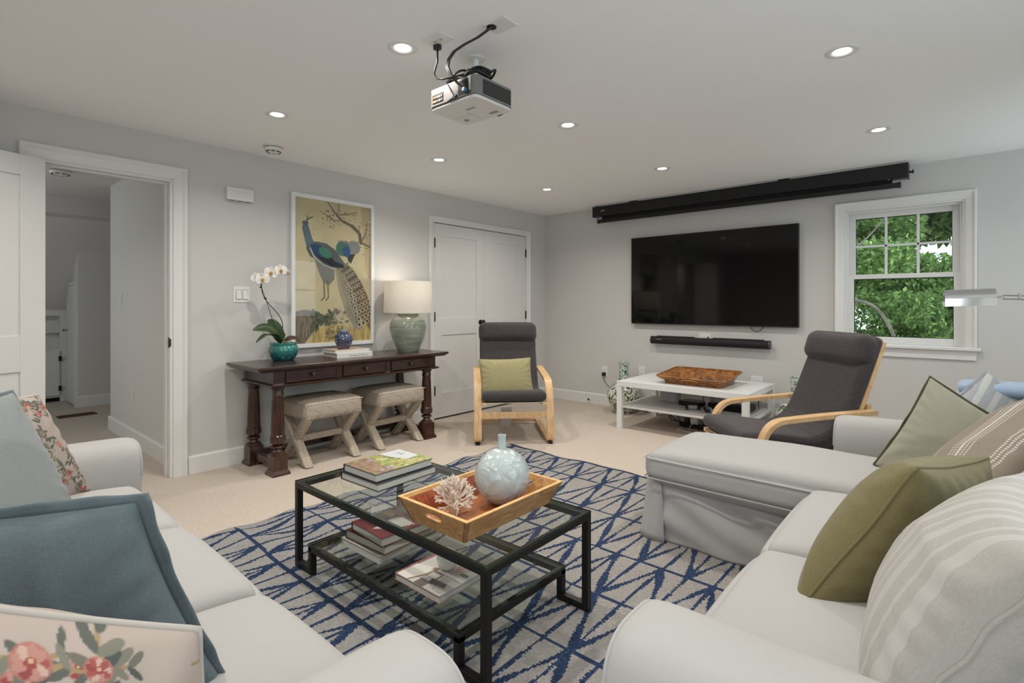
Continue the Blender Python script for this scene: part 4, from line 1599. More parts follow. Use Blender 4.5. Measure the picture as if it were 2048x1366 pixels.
# second bird behind
cv.ell(.76, .31, .085, .075, (134, 132, 128), .3)
cv.poly([(.66, .36), (.78, .36), (.72, .43), (.68, .41)], (72, 66, 62))
cv.ell(.61, .325, .085, .085, (70, 120, 104), -.3)
cv.ell(.66, .345, .05, .062, (56, 84, 140), -.2)
cv.ell(.65, .285, .03, .028, (92, 104, 120))
cv.line([(.65, .28), (.6, .27), (.55, .275)], .008, (150, 130, 100))
# tail train with eyes
cv.poly([(.55, .43), (.66, .43), (.76, .48), (.86, .56), (.95, .66), (1, .76), (1, .93), (.92, .86), (.84, .83), (.72, .72), (.62, .58)], (112, 92, 76))
cv.poly([(.85, .62), (.93, .66), (1, .76), (1, .93), (.92, .86), (.84, .8)], (150, 112, 74), .7)
cv.poly([(.5, .46), (.6, .5), (.74, .72), (.84, .83), (.86, .93), (.76, .9), (.64, .78), (.55, .62)], (160, 146, 124), .9)
for k in range(40):
    a = rnd.uniform(0, 1)
    cv.line([(.52 + .1 * a, .46 + .05 * a), (.62 + .16 * a, .66), (.7 + .2 * a, .84 + .08 * a)], .0035, rnd.choice([(190, 176, 150), (132, 118, 100), (106, 96, 84)]), .6)
for r_ in range(11):
    for c_ in range(5):
        u = r_ / 10
        v = c_ / 4
        ex = .62 + .33 * u + .11 * (v - .5) * (1 + u) + (.02 if r_ % 2 else 0)
        ey = .445 + .40 * u ** 1.05 - .05 * (v - .5) * 1.4 + .005 * c_
        if ex > .99:
            continue
        sz = .009 + .008 * u
        cv.ell(ex, ey, sz * 1.5, sz * 1.6, (206, 190, 160))
        cv.ell(ex, ey, sz * .9, sz * 1.0, (66, 52, 50))
# main bird
cv.poly([(.09, .20), (.12, .165), (.16, .172), (.18, .21), (.22, .28), (.26, .31), (.22, .37), (.16, .355), (.125, .29)], (96, 110, 124))
cv.poly([(.14, .34), (.26, .29), (.4, .30), (.52, .345), (.62, .42), (.64, .46), (.55, .475), (.42, .46), (.28, .43), (.18, .39)], (92, 96, 98))
for k in range(120):
    cv.ell(rnd.uniform(.18, .6), .31 + rnd.uniform(0, .13), .006, .004, rnd.choice([(128, 130, 126), (66, 70, 74)]), .5, .6)
cv.poly([(.2, .32), (.32, .33), (.42, .37), (.5, .42), (.62, .445), (.62, .465), (.46, .46), (.32, .42), (.22, .37)], (44, 46, 56))
cv.ell(.3, .355, .1, .055, (48, 72, 122), .5)
cv.ell(.38, .365, .085, .05, (72, 132, 108), .5, .9)
cv.line([(.19, .34), (.24, .4), (.36, .455), (.48, .475)], .009, (190, 184, 170))
cv.poly([(.24, .41), (.36, .455), (.5, .48), (.5, .55), (.42, .6), (.34, .56), (.28, .48)], (120, 118, 116), .85)
cv.ell(.13, .172, .038, .022, (84, 96, 110))
cv.line([(.1, .175), (.05, .178), (.02, .18)], .006, (180, 176, 168))
cv.line([(.14, .16), (.17, .14), (.22, .125)], .007, (90, 88, 84))
cv.line([(.15, .16), (.16, .135), (.15, .12)], .005, (90, 88, 84))
for k in range(2):
    cv.line([(.36 + .05 * k, .56), (.37 + .05 * k, .68), (.33 + .06 * k, .7)], .008, (120, 104, 84))
cv.noise(.04, 9, 5)
flat_print('print', cv, FW - 2 * FT + .002, FH - 2 * FT + .002, M_PRINT, pf, Matrix.Translation((.014, 0, 0)) @ Matrix(((0, 0, 1, 0), (1, 0, 0, 0), (0, 1, 0, 0), (0, 0, 0, 1))))
build('glazing', MB().box(.0165, .0185, -FW / 2 + FT, FW / 2 - FT, -FH / 2 + FT, FH / 2 - FT), M_GLASS, pf, smooth=None)
build('backing', MB().box(.0015, .013, -FW / 2 + .004, FW / 2 - .004, -FH / 2 + .004, FH / 2 - .004), M_BLACK, pf, smooth=None)

# ------------------------------------------------------------------ upholstered X stools


def mat_stool():
    m, t, b = nt('fretwork_fabric')
    tc = N(t, 'ShaderNodeTexCoord')
    mp = N(t, 'ShaderNodeMapping')
    mp.inputs['Rotation'].default_value = (.6, .5, .785)
    mp.inputs['Scale'].default_value = (1, 1, 1)
    t.links.new(tc.outputs['Object'], mp.inputs[0])
    w = []
    for ax in 'XYZ':
        q = N(t, 'ShaderNodeTexWave', wave_type='BANDS', bands_direction=ax)
        q.inputs['Scale'].default_value = 26
        q.inputs['Distortion'].default_value = .4
        t.links.new(mp.outputs[0], q.inputs['Vector'])
        w.append(q)
    ad = N(t, 'ShaderNodeMath', operation='MULTIPLY')
    t.links.new(w[0].outputs['Fac'], ad.inputs[0])
    t.links.new(w[1].outputs['Fac'], ad.inputs[1])
    a2 = N(t, 'ShaderNodeMath', operation='ADD')
    t.links.new(ad.outputs[0], a2.inputs[0])
    t.links.new(w[2].outputs['Fac'], a2.inputs[1])
    sn = N(t, 'ShaderNodeMath', operation='PINGPONG')
    sn.inputs[1].default_value = .5
    t.links.new(a2.outputs[0], sn.inputs[0])
    r = N(t, 'ShaderNodeValToRGB')
    r.color_ramp.elements[0].position = .42
    r.color_ramp.elements[1].position = .6
    r.color_ramp.elements[0].color = (*s2l((138, 124, 108)), 1)
    r.color_ramp.elements[1].color = (*s2l((206, 196, 180)), 1)
    sc = N(t, 'ShaderNodeMath', operation='MULTIPLY')
    sc.inputs[1].default_value = 2
    t.links.new(sn.outputs[0], sc.inputs[0])
    t.links.new(sc.outputs[0], r.inputs[0])
    t.links.new(r.outputs[0], b.inputs['Base Color'])
    b.inputs['Roughness'].default_value = .9
    b.inputs['Specular IOR Level'].default_value = .15
    bp = N(t, 'ShaderNodeBump')
    bp.inputs['Strength'].default_value = .3
    bp.inputs['Distance'].default_value = .002
    t.links.new(sn.outputs[0], bp.inputs['Height'])
    t.links.new(bp.outputs[0], b.inputs['Normal'])
    return m


M_STOOL = mat_stool()


def make_stool(label, loc):
    s = thing('x_stool', label, 'stool', loc, 0, 'upholstered stools under the console table')
    rbox('seat', (.41, .47, .125), .03, M_STOOL, s, cuts=10, puff=(.004, .004, .02), loc=(0, 0, .405))
    pp = MB()
    for z in (.452,):
        a, c = .2035, .2335
        pp.tube([(a, c, z), (a, -c, z), (-a, -c, z), (-a, c, z)], .004, 6, closed=True)
    build('piping', pp, M_STOOL, s)
    for y in (-.195, .195):
        for sg in (-1, 1):
            m = MB()
            n = 12
            path = []
            for i in range(n + 1):
                t_1 = i / n
                path.append((sg * (.175 - .35 * t_1) * (1 + .12 * math.sin(PI * 2 * t_1) * .0), .35 * (1 - t_1)))
            dx = .036
            off = .003 * sg
            m.prism([(path[0][0] - dx, .36), (path[0][0] + dx, .36), (path[-1][0] + dx, 0.004), (path[-1][0] - dx, 0.004)], 'y', y - .034 + off, y + .034 + off)
            build('leg', m, M_STOOL, s, smooth=None, bevel=.012, seg=3)
    build('stretcher', MB().box(-.03, .03, -.165, .165, .155, .205), M_STOOL, s, smooth=None, bevel=.01, seg=3)
    return s


make_stool('tan fretwork-patterned X-leg stool under the left half of the console table', (-3.735, 2.06, 0))
make_stool('tan fretwork-patterned X-leg stool under the right half of the console table, nearer the closet', (-3.735, 2.68, 0))

# ------------------------------------------------------------------ bentwood lounge chairs
M_GREYFAB = mat_linen('charcoal_weave', (66, 61, 62), 700, .5, .34)
M_WEB = mat('beige_webbing', (196, 180, 158), .8)


def arc_path(pts, r=.06, n=7):
    """polyline with rounded corners"""
    P = [Vector((a, b)) for a, b in pts]
    o = [P[0]]
    for i in range(1, len(P) - 1):
        a = (P[i - 1] - P[i])
        c = (P[i + 1] - P[i])
        rr_ = min(r, a.length * .48, c.length * .48)
        p0 = P[i] + a.normalized() * rr_
        p1 = P[i] + c.normalized() * rr_
        for k in range(n + 1):
            t = k / n
            o.append(p0 * (1 - t) ** 2 + P[i] * 2 * t * (1 - t) + p1 * t ** 2)
    o.append(P[-1])
    return [(p.x, p.y) for p in o]


CUSH = [(.415, .405), (.30, .403), (.14, .382), (.0, .362), (-.11, .385), (-.19, .46), (-.25, .58), (-.31, .73), (-.365, .87), (-.405, .985)]


def make_lounge(label, loc, rz):
    c = thing('lounge_chair', label, 'chair', loc, rz, 'bentwood lounge chairs with charcoal cushions')
    for sg in (-1, 1):
        xa, xb = (sg * .275, sg * .337)
        x0_, x1_ = min(xa, xb), max(xa, xb)
        p = arc_path([(-.34, .585), (-.05, .565), (.20, .535), (.372, .47), (.385, .028), (-.40, .028)], .13, 9)
        # tight corner at the floor
        p = arc_path([(-.34, .565), (.0, .54), (.265, .512), (.335, .36), (.375, .2), (.383, .12)], .10, 9) + arc_path([(.385, .11), (.385, .033), (.25, .033)], .035, 6) + [(-.40, .033)]
        build('side_frame', MB().ribbon(p, .024, x0_, x1_), M_BIRCH, c, smooth=30)
        for y in (.372, -.38):
            build('foot_pad', MB().lathe([(.018, 0), (.02, .004), (.02, .018), (.008, .022)], 16, c=((x0_ + x1_) / 2, y, 0)), M_BLACK, c)
        ps_ = arc_path([(.40, .345), (.15, .315), (-.09, .29), (-.20, .35), (-.33, .66), (-.43, .955)], .16, 8)
        xi, xj = sg * .235, sg * .27
        build('seat_rail', MB().ribbon(ps_, .022, min(xi, xj), max(xi, xj)), M_BIRCH, c, smooth=30)
    build('front_stretcher', MB().box(-.276, .276, .352, .373, .215, .27), M_BIRCH, c, smooth=None, bevel=.003)
    build('rear_stretcher', MB().box(-.276, .276, -.40, -.37, .022, .05), M_BIRCH, c, smooth=None, bevel=.003)
    build('back_rail', MB().box(-.276, .276, -.345, -.322, .535, .60), M_BIRCH, c, smooth=None, bevel=.003)
    build('top_rail', MB().box(-.236, .236, -.445, -.425, .92, .975), M_BIRCH, c, smooth=None, bevel=.003)
    build('seat_web', MB().ribbon(arc_path([(.395, .352), (.15, .318), (-.09, .293), (-.20, .36), (-.33, .67), (-.43, .95)], .16, 8), .006, -.236, .236), M_WEB, c, smooth=40)
    tag(build('label_strip', MB().ribbon([(.36, .31), (.30, .22), (.22, .115)], .003, .02, .11), mat('grey_strip', (168, 166, 166), .6) if 'grey_strip' not in bpy.data.materials else bpy.data.materials['grey_strip'], c, smooth=None), 'grey cloth strip hanging under the seat')
    # cushion bent along the seat
    P = np.array(arc_path(CUSH, .14, 6))
    d = np.r_[0, np.cumsum(np.linalg.norm(np.diff(P, axis=0), axis=1))]
    L = d[-1]

    def bend(Q):
        s_ = np.clip(Q[:, 1] / L + .5, 0, 1) * L
        y = np.interp(s_, d, P[:, 0])
        z = np.interp(s_, d, P[:, 1])
        e = .03
        ty = np.interp(np.clip(s_ + e, 0, L), d, P[:, 0]) - np.interp(np.clip(s_ - e, 0, L), d, P[:, 0])
        tz = np.interp(np.clip(s_ + e, 0, L), d, P[:, 1]) - np.interp(np.clip(s_ - e, 0, L), d, P[:, 1])
        n_ = np.hypot(ty, tz)
        ty, tz = ty / n_, tz / n_
        # path runs front to top: normal up/forward
        ny, nz = tz, -ty
        fl = 1 - .55 * np.exp(-((s_ - L * .335) / .012) ** 2) * (Q[:, 2] > 0) * .25
        return np.stack([Q[:, 0], y + ny * Q[:, 2] * fl, z + nz * Q[:, 2] * fl], 1)
    rbox('cushion', (.545, L, .082), .036, M_GREYFAB, c, cuts=34, puff=(0, 0, .012), wr=.0025, wf=14, fn=bend)
    # stitched seams across the cushion
    sm = MB()
    for sv in (.40, .505):
        y = np.interp(sv * L, d, P[:, 0])
        z = np.interp(sv * L, d, P[:, 1])
        ty = np.interp(sv * L + .03, d, P[:, 0]) - np.interp(sv * L - .03, d, P[:, 0])
        tz = np.interp(sv * L + .03, d, P[:, 1]) - np.interp(sv * L - .03, d, P[:, 1])
        n_ = math.hypot(ty, tz)
        h = .0525
        sm.tube([(-.24, y + tz / n_ * (h - .008), z - ty / n_ * (h - .008)), (-.12, y + tz / n_ * h, z - ty / n_ * h), (.12, y + tz / n_ * h, z - ty / n_ * h), (.24, y + tz / n_ * (h - .008), z - ty / n_ * (h - .008))], .0025, 6)
    build('seam', sm, M_GREYFAB, c)
    ang = math.atan2(.04, .13)
    hr = rbox('head_pillow', (.555, .125, .19), .058, M_GREYFAB, c, cuts=14, puff=(.005, .012, .004), wr=.002, loc=(0, -.345, .905))
    hr.rotation_euler = (math.radians(17), 0, 0)
    return c


make_lounge('bentwood lounge chair by the white closet doors with a green cushion on it', (-3.122, 3.573, 0), math.radians(-134))
make_lounge('empty bentwood lounge chair behind the chaise, turned towards the room', (-.84, 3.55, 0), math.radians(133.8))

# ------------------------------------------------------------------ low white table under the television
lk = thing('low_table', 'low white rectangular table with an open shelf under the television', 'table', (-1.905, 4.79, 0))
hx, hy = .595, .395
build('tabletop', MB().box(-hx, hx, -hy, hy, .40, .45), M_LACK, lk, smooth=None, bevel=.0015)
for sx in (-1, 1):
    for sy in (-1, 1):
        build('leg', MB().box(sx * hx - (.05 if sx > 0 else 0), sx * hx + (.05 if sx < 0 else 0), sy * hy - (.05 if sy > 0 else 0), sy * hy + (.05 if sy < 0 else 0), 0, .399), M_LACK, lk, smooth=None, bevel=.0015)
build('shelf', MB().box(-hx + .05, hx - .05, -hy + .01, hy - .01, .20, .216), mat('grey_shelf', (.60, .58, .55), .5, linear=True), lk, smooth=None)
for sx in (-1, 1):
    build('shelf_rail', MB().box(sx * (hx - .025) - .012, sx * (hx - .025) + .012, -hy + .05, hy - .05, .196, .22), M_LACK, lk, smooth=None)

# things on its shelf
rt = thing('router', 'white rounded network box on the left end of the low table shelf', 'router', (-2.20, 4.93, .2165))
build('body', MB().prism([(x, y) for x, y in rrect(.095, .05, .03)], 'z', 0, .15), mat('router_white', (178, 176, 178), .5), rt, smooth=40, bevel=.006)
build('mark', MB().tube([(-.02, -.0508, .06), (0, -.0508, .052), (.02, -.0508, .06)], .0015, 5), mat('mark_dull', (120, 118, 118), .5), rt)
bx_ = thing('media_box', 'small black rounded media box beside the white router', 'media player', (-1.955, 4.86, .2165))
build('body', MB().prism(rrect(.11, .085, .04), 'z', .003, .045), M_BLACK, bx_, smooth=40, bevel=.008)
build('foot', MB().prism(rrect(.09, .065, .03), 'z', 0, .004), M_BLACK, bx_)
bx_ = thing('media_box', 'wide black receiver on the right of the low table shelf', 'media player', (-1.60, 4.89, .2165))
build('body', MB().box(-.18, .18, -.11, .11, .006, .06), M_BLACK, bx_, smooth=None, bevel=.008)
build('front_panel', MB().box(-.17, .17, -.113, -.108, .012, .052), M_DARKHOLE, bx_, smooth=None)
for x in (-.14, .14):
    build('foot', MB().lathe([(.012, 0), (.012, .007)], 12, c=(x, 0, 0)), M_BLACK, bx_)
lw = thing('disc_box', 'silver-grey disc player lying on the black receiver', 'media player', (-1.59, 4.91, .2775))
build('body', MB().box(-.14, .14, -.09, .09, 0, .03), mat('silver_grey', (150, 152, 158), .4), lw, smooth=None, bevel=.006)
build('slot', MB().box(-.08, .08, -.092, -.089, .012, .016), M_DARKHOLE, lw, smooth=None)
for nm, x, y, lab in (('game_controller', -1.87, 4.66, 'pale grey game controller lying left on the low table shelf'), ('game_controller', -1.715, 4.66, 'pale grey game controller lying beside the receiver')):
    g = thing(nm, lab, 'controller', (x, y, .2165), rz=.5 if x < -1.8 else -1.1)
    rbox('body', (.10, .05, .04), .02, mat('controller_grey', (150, 150, 160), .4) if 'controller_grey' not in bpy.data.materials else bpy.data.materials['controller_grey'], g, cuts=8, loc=(0, 0, .021))
    build('grip', MB().tube([(-.045, -.005, .02), (-.055, -.045, .016)], [.016, .011], 10), M_BLACK, g)
    build('grip', MB().tube([(.045, -.005, .02), (.055, -.045, .016)], [.016, .011], 10), M_BLACK, g)
wc = MB()
wc.tube(smooth_path([(-2.05, 4.80, .219), (-1.95, 4.72, .219), (-1.88, 4.66, .219), (-1.78, 4.66, .219), (-1.70, 4.68, .219), (-1.55, 4.60, .219), (-1.5, 4.58, .219), (-1.42, 4.68, .219)], 50), .002, 6)
tag(build('shelf_cable', wc, mat('cable_white', (190, 186, 176), .5), smooth=60), 'thin white cable trailing along the low table shelf', 'cable')
kc = MB()
for x, xb in ((-1.90, -1.92), (-1.83, -1.80), (-1.81, -1.84), (-1.47, -1.5), (-1.40, -1.42)):
    kc.tube(smooth_path([(x, 5.0, .232), (x - .02, 5.06, .30), ((x + xb) / 2, 5.16, .34), (xb, 5.24, .36), (xb, 5.27, .40)], 24), .0035, 6)
tag(build('black_cables', kc, M_BLACK, smooth=60), 'black cables rising behind the low table shelf to the wall', 'cable', kind=None)
# power strip and cables on the carpet
st = thing('power_strip', 'black power strip with white adapters on the carpet under the low table', 'power strip', (-1.87, 4.87, 0), math.radians(-4))
build('body', MB().box(-.21, .21, -.03, .03, 0, .04), M_BLACK, st, smooth=None, bevel=.005)
for x in (-.06, .11):
    build('adapter', MB().box(x - .035, x + .035, -.03, .025, .041, .10), M_PLASTIC, st, smooth=None, bevel=.005)
build('plug', MB().box(-.16, -.12, -.02, .02, .041, .085).box(.02, .06, -.02, .02, .041, .08), M_BLACK, st, smooth=None, bevel=.004)
wc = MB()
wc.tube(smooth_path([(-2.02, 4.75, .004), (-2.05, 4.70, .004), (-1.98, 4.68, .006), (-1.88, 4.66, .004), (-1.8, 4.57, .004), (-1.77, 4.55, .004)], 40), .003, 6)
wc.tube(smooth_path([(-1.90, 4.82, .06), (-1.93, 4.76, .05), (-1.92, 4.69, .01), (-1.84, 4.62, .004), (-1.75, 4.56, .004)], 30), .003, 6)
tag(build('floor_cable', wc, M_PLASTIC, smooth=60), 'white cables loosely coiled on the carpet under the low table', 'cable')
bc = MB()
bc.tube(smooth_path([(-2.06, 4.9, .02), (-2.16, 4.88, .07), (-2.2, 4.9, .10), (-2.22, 4.95, .03), (-2.12, 5.02, .01), (-2.0, 5.05, .01), (-1.9, 5.0, .04)], 40), .0045, 6)
bc.tube(smooth_path([(-2.1, 4.86, .12), (-2.07, 4.84, .06), (-2.03, 4.82, .005), (-1.93, 4.80, .03), (-1.82, 4.79, .01)], 40), .0045, 6)
tag(build('floor_cable', bc, M_BLACK, smooth=60), 'black cables tangled behind the power strip', 'cable')

# rattan tray on the table
M_RATTAN = None


def mat_rattan():
    m, t, b = nt('rattan')
    tc = N(t, 'ShaderNodeTexCoord')
    w1 = N(t, 'ShaderNodeTexWave', wave_type='BANDS', bands_direction='Z')
    w1.inputs['Scale'].default_value = 22
    w2 = N(t, 'ShaderNodeTexWave', wave_type='BANDS', bands_direction='DIAGONAL')
    w2.inputs['Scale'].default_value = 34
    n = N(t, 'ShaderNodeTexNoise')
    n.inputs['Scale'].default_value = 22
    n.inputs['Detail'].default_value = 4
    for q in (w1, w2, n):
        t.links.new(tc.outputs['Object'], q.inputs['Vector'])
    mu = N(t, 'ShaderNodeMath', operation='MULTIPLY')
    t.links.new(w1.outputs['Fac'], mu.inputs[0])
    t.links.new(w2.outputs['Fac'], mu.inputs[1])
    ad = N(t, 'ShaderNodeMath', operation='MULTIPLY_ADD')
    ad.inputs[1].default_value = .5
    t.links.new(mu.outputs[0], ad.inputs[0])
    t.links.new(n.outputs[0], ad.inputs[2])
    r = N(t, 'ShaderNodeValToRGB')
    r.color_ramp.elements[0].position = .3
    r.color_ramp.elements[1].position = .95
    r.color_ramp.elements[0].color = (*s2l((58, 26, 10)), 1)
    r.color_ramp.elements[1].color = (*s2l((214, 142, 72)), 1)
    t.links.new(ad.outputs[0], r.inputs[0])
    t.links.new(r.outputs[0], b.inputs['Base Color'])
    b.inputs['Roughness'].default_value = .35
    b.inputs['Coat Weight'].default_value = .3
    bp = N(t, 'ShaderNodeBump')
    bp.inputs['Strength'].default_value = 1.0
    bp.inputs['Distance'].default_value = .006
    t.links.new(mu.outputs[0], bp.inputs['Height'])
    t.links.new(bp.outputs[0], b.inputs['Normal'])
    return m


M_RATTAN = mat_rattan()
bt = thing('rattan_tray', 'orange-brown woven rattan tray with flared rim on the low white table', 'tray', (-1.84, 4.74, .4505))


def ring(x, y, r, z, zc=0.0, n=5):
    """rounded-rectangle loop; corners raised by zc"""
    o = []
    for p in rrect(x, y, r, n):
        k = (abs(p[0]) / x) ** 6 * .5 + (abs(p[1]) / y) ** 6 * .5
        o.append((p[0], p[1], z + zc * k))
    return o


loops = [ring(.255, .185, .03, 0), ring(.262, .192, .03, .03), ring(.285, .215, .035, .062, -.004), ring(.31, .24, .05, .085, -.012), ring(.318, .248, .05, .09, -.012),
         ring(.31, .241, .05, .094, -.012), ring(.28, .21, .035, .07, -.004), ring(.256, .187, .03, .035), ring(.25, .18, .03, .012)]
V = [q for l in loops for q in l]
n_ = len(loops[0])
F = []
for i in range(len(loops) - 1):
    for k in range(n_):
        k2 = (k + 1) % n_
        F.append((i * n_ + k, i * n_ + k2, (i + 1) * n_ + k2, (i + 1) * n_ + k))
F.append(tuple(range(n_ - 1, -1, -1)))
F.append(tuple(range((len(loops) - 1) * n_, len(loops) * n_)))
# tall back: raise the far side
V = [(x, y, z + (.018 * max(0, y / .24) - .022 * max(0, -y / .24) if z > .05 else 0)) for x, y, z in V]
mb = MB()
mb.v, mb.f = V, F
build('basket', mb, M_RATTAN, bt, smooth=60)
rim = MB()
rim.tube([(x * .317, y * .247, .090 + .018 * max(0, y * 247 / 240) - .022 * max(0, -y * 247 / 240)) for x, y in [(a / .317, b_ / .247) for a, b_ in rrect(.317, .247, .05, 6)]], .006, 8, closed=True)
build('rim', rim, M_RATTAN, bt, smooth=60)
build('handle', MB().tube(smooth_path([(-.07, -.226, .035), (-.06, -.24, .05), (0, -.245, .054), (.06, -.24, .05), (.07, -.226, .035)], 20), .004, 6), mat('pale_cane', (206, 150, 96), .35), bt)
for i, (x, y, r_, w_, lab) in enumerate(((-.03, .03, .1, .045, 'dark remote control lying left in the rattan tray'), (.05, .05, -.1, .05, 'black remote control in the middle of the rattan tray'), (.10, .02, .25, .04, 'grey remote control lying right in the rattan tray'))):
    rc = thing('remote_control', lab, 'remote', (-1.84 + x, 4.74 + y, .4505 + .0125), r_)
    build('body', MB().box(-.02, .02, -.085, .085, 0, .02), mat('remote_%d' % i, [(40, 36, 40), (20, 20, 22), (96, 88, 96)][i], .5), rc, smooth=None, bevel=.004)
    bm_ = MB()
    for a in range(6):
        for b_ in range(3):
            bm_.box(-.014 + b_ * .0105, -.008 + b_ * .0105, -.07 + a * .023, -.06 + a * .023, .02, .0215)
    build('buttons', bm_, mat('remote_btn_%d' % i, [(150, 120, 120), (130, 130, 136), (40, 38, 40)][i], .5), rc, smooth=None)

# ------------------------------------------------------------------ two bottle vases on the floor
M_VASE = mat_scroll('green_scroll_ware', (206, 208, 192), (52, 62, 48), 12, width=.05, blobs=((104, 124, 72), 6, .60))
M_VASEN = mat_scroll('green_scroll_neck', (196, 208, 200), (54, 72, 66), 20, width=.055)
vp = [(0, 0), (.085, 0), (.09, .012), (.10, .03), (.14, .075), (.168, .125), (.180, .18), (.172, .235), (.145, .285), (.10, .322), (.07, .338), (.056, .352)]
vn = [(.056, .352), (.052, .38), (.05, .45), (.052, .53), (.056, .548), (.058, .553), (.05, .553), (.046, .53), (.045, .40)]
for x, y, lab in ((-2.79, 5.06, 'round-bodied green and cream bottle vase on the carpet left of the low white table'), (-1.085, 4.985, 'round-bodied green and cream bottle vase half hidden behind the right lounge chair')):
    v = thing('floor_vase', lab, 'vase', (x, y, 0), rz=x, group='green scroll floor vases')
    build('body', MB().lathe(vp, 40, cap=False), M_VASE, v, smooth=60)
    build('neck', MB().lathe(vn, 32, cap=False), M_VASEN, v, smooth=60)

# ------------------------------------------------------------------ coffee table
cf = thing('coffee_table', 'black metal coffee table with a glass top and a lower glass shelf', 'table', (-1.66, 1.4025, 0.0125))
cx0, cx1, cy0, cy1 = -.59, .59, -.2875, .2875
T = .026
H = .372
for y in (cy0, cy1 - T):
    build('top_rail', MB().box(cx0, cx1, y, y + T, H - T, H - .004), M_METALBLK, cf, smooth=None, bevel=.0015)
for x in (cx0, cx1 - T):
    build('top_rail', MB().box(x, x + T, cy0 + T, cy1 - T, H - T, H - .004), M_METALBLK, cf, smooth=None, bevel=.0015)
sx0, sx1 = cx0 + .118, cx1 - .118
for x, s in ((cx0, 1), (cx1 - T, -1)):
    for y in (cy0, cy1 - T):
        build('leg', MB().box(x, x + T, y, y + T, 0, H - T), M_METALBLK, cf, smooth=None, bevel=.0015)
        a, b_ = (x + T, sx0 + T) if s > 0 else (sx1 - T, x)
        build('foot_bar', MB().box(a, b_, y, y + T, 0, T), M_METALBLK, cf, smooth=None, bevel=.0015)
        r0 = sx0 if s > 0 else sx1 - T
        build('riser', MB().box(r0, r0 + T, y, y + T, T, .118), M_METALBLK, cf, smooth=None, bevel=.0015)
for y in (cy0, cy1 - T):
    build('shelf_rail', MB().box(sx0, sx1, y, y + T, .100, .124), M_METALBLK, cf, smooth=None, bevel=.0015)
for x in (sx0, sx1 - T):
    build('shelf_rail', MB().box(x, x + T, cy0 + T, cy1 - T, .100, .124), M_METALBLK, cf, smooth=None, bevel=.0015)


def glass_slab(name, x0, x1, y0, y1, z, th, label):
    o = build(name, MB().box(x0, x1, y0, y1, z, z + th), M_TABLEGLASS, cf, smooth=None)
    e = MB()
    w = .0008
    for q in ((x0 - w, x1 + w, y0 - w, y0), (x0 - w, x1 + w, y1, y1 + w), (x0 - w, x0, y0, y1), (x1, x1 + w, y0, y1)):
        e.box(*q, z, z + th)
    build('edge', e, M_GLASSEDGE, o, smooth=None)
    return tag(o, label)


glass_slab('glass_top', cx0 + .001, cx1 - .001, cy0 + .001, cy1 - .001, H - .0035, .008, 'clear glass top with green edge')
glass_slab('glass_shelf', sx0 + .001, sx1 - .001, cy0 + .001, cy1 - .001, .1245, .007, 'clear glass lower shelf')
ZT = .0125 + H + .0050       # upper glass surface
ZS = .0125 + .1245 + .0075

# books on the glass top
cvg = Canvas(90, 74, (150, 150, 96))
rnd = random.Random(5)
for k in range(420):
    x, y = rnd.random(), rnd.random()
    if x < .35:
        c = rnd.choice([(150, 112, 88), (170, 128, 104), (124, 92, 70), (140, 120, 90)])
    else:
        c = rnd.choice([(150, 170, 70), (110, 140, 60), (180, 186, 110), (96, 112, 60), (200, 190, 130), (170, 150, 80)])
    cvg.ell(x, y, .05, .03, c, rnd.uniform(0, 3), .7)
cvg.poly([(.6, .0), (.98, .02), (.97, .62), (.75, .66), (.66, .4)], (196, 200, 204))
cvg.line([(.78, .25), (.86, .2), (.82, .35), (.9, .3)], .008, (120, 124, 132))
cvg.line([(.70, .3), (.76, .4)], .007, (210, 170, 170))
for k in range(26):
    cvg.ell(rnd.choice([.18, .3, .36]) + rnd.gauss(0, .02), rnd.choice([.25, .85]) + rnd.gauss(0, .03), .022, .02, rnd.choice([(140, 110, 160), (170, 150, 190)]), 0, .9)
cvg.a = cvg.a[::1]
M_NAVYCV = mat('black_navy_cover', (28, 32, 40), .4)
book('book', 'large pale book with a black cover, lower of two on the glass coffee table', .27, .33, .032, (-1.985, 1.43, ZT), math.radians(2), M_NAVYCV, spine='x-')
cvb = Canvas(30, 30, (170, 160, 90))
bkg = book('book', 'garden picture book with flowers on its cover on the glass coffee table', .245, .315, .034, (-1.99, 1.43, ZT + .0325), math.radians(1), M_NAVYCV, None, spine='x-')
flat_print('cover_art', cvg, .313, .244, M_GLOSSPRINT, bkg, Matrix.Translation((0, 0, .0344)) @ Matrix.Rotation(PI / 2, 4, 'Z'))

# wooden tray
tr = thing('wooden_tray', 'flared mango-wood serving tray with slotted handles on the coffee table', 'tray', (-1.37, 1.4125, ZT))
bx, by, tx, ty, th, wl_ = .135, .228, .180, .262, .088, .014
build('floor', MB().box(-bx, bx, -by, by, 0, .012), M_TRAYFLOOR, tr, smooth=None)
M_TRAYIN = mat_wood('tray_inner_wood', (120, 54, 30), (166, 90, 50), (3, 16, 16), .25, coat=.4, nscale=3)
M_TRAYRIM = mat_wood('tray_rim_wood', (198, 152, 92), (222, 182, 124), (8, 8, 8), .45, nscale=3)


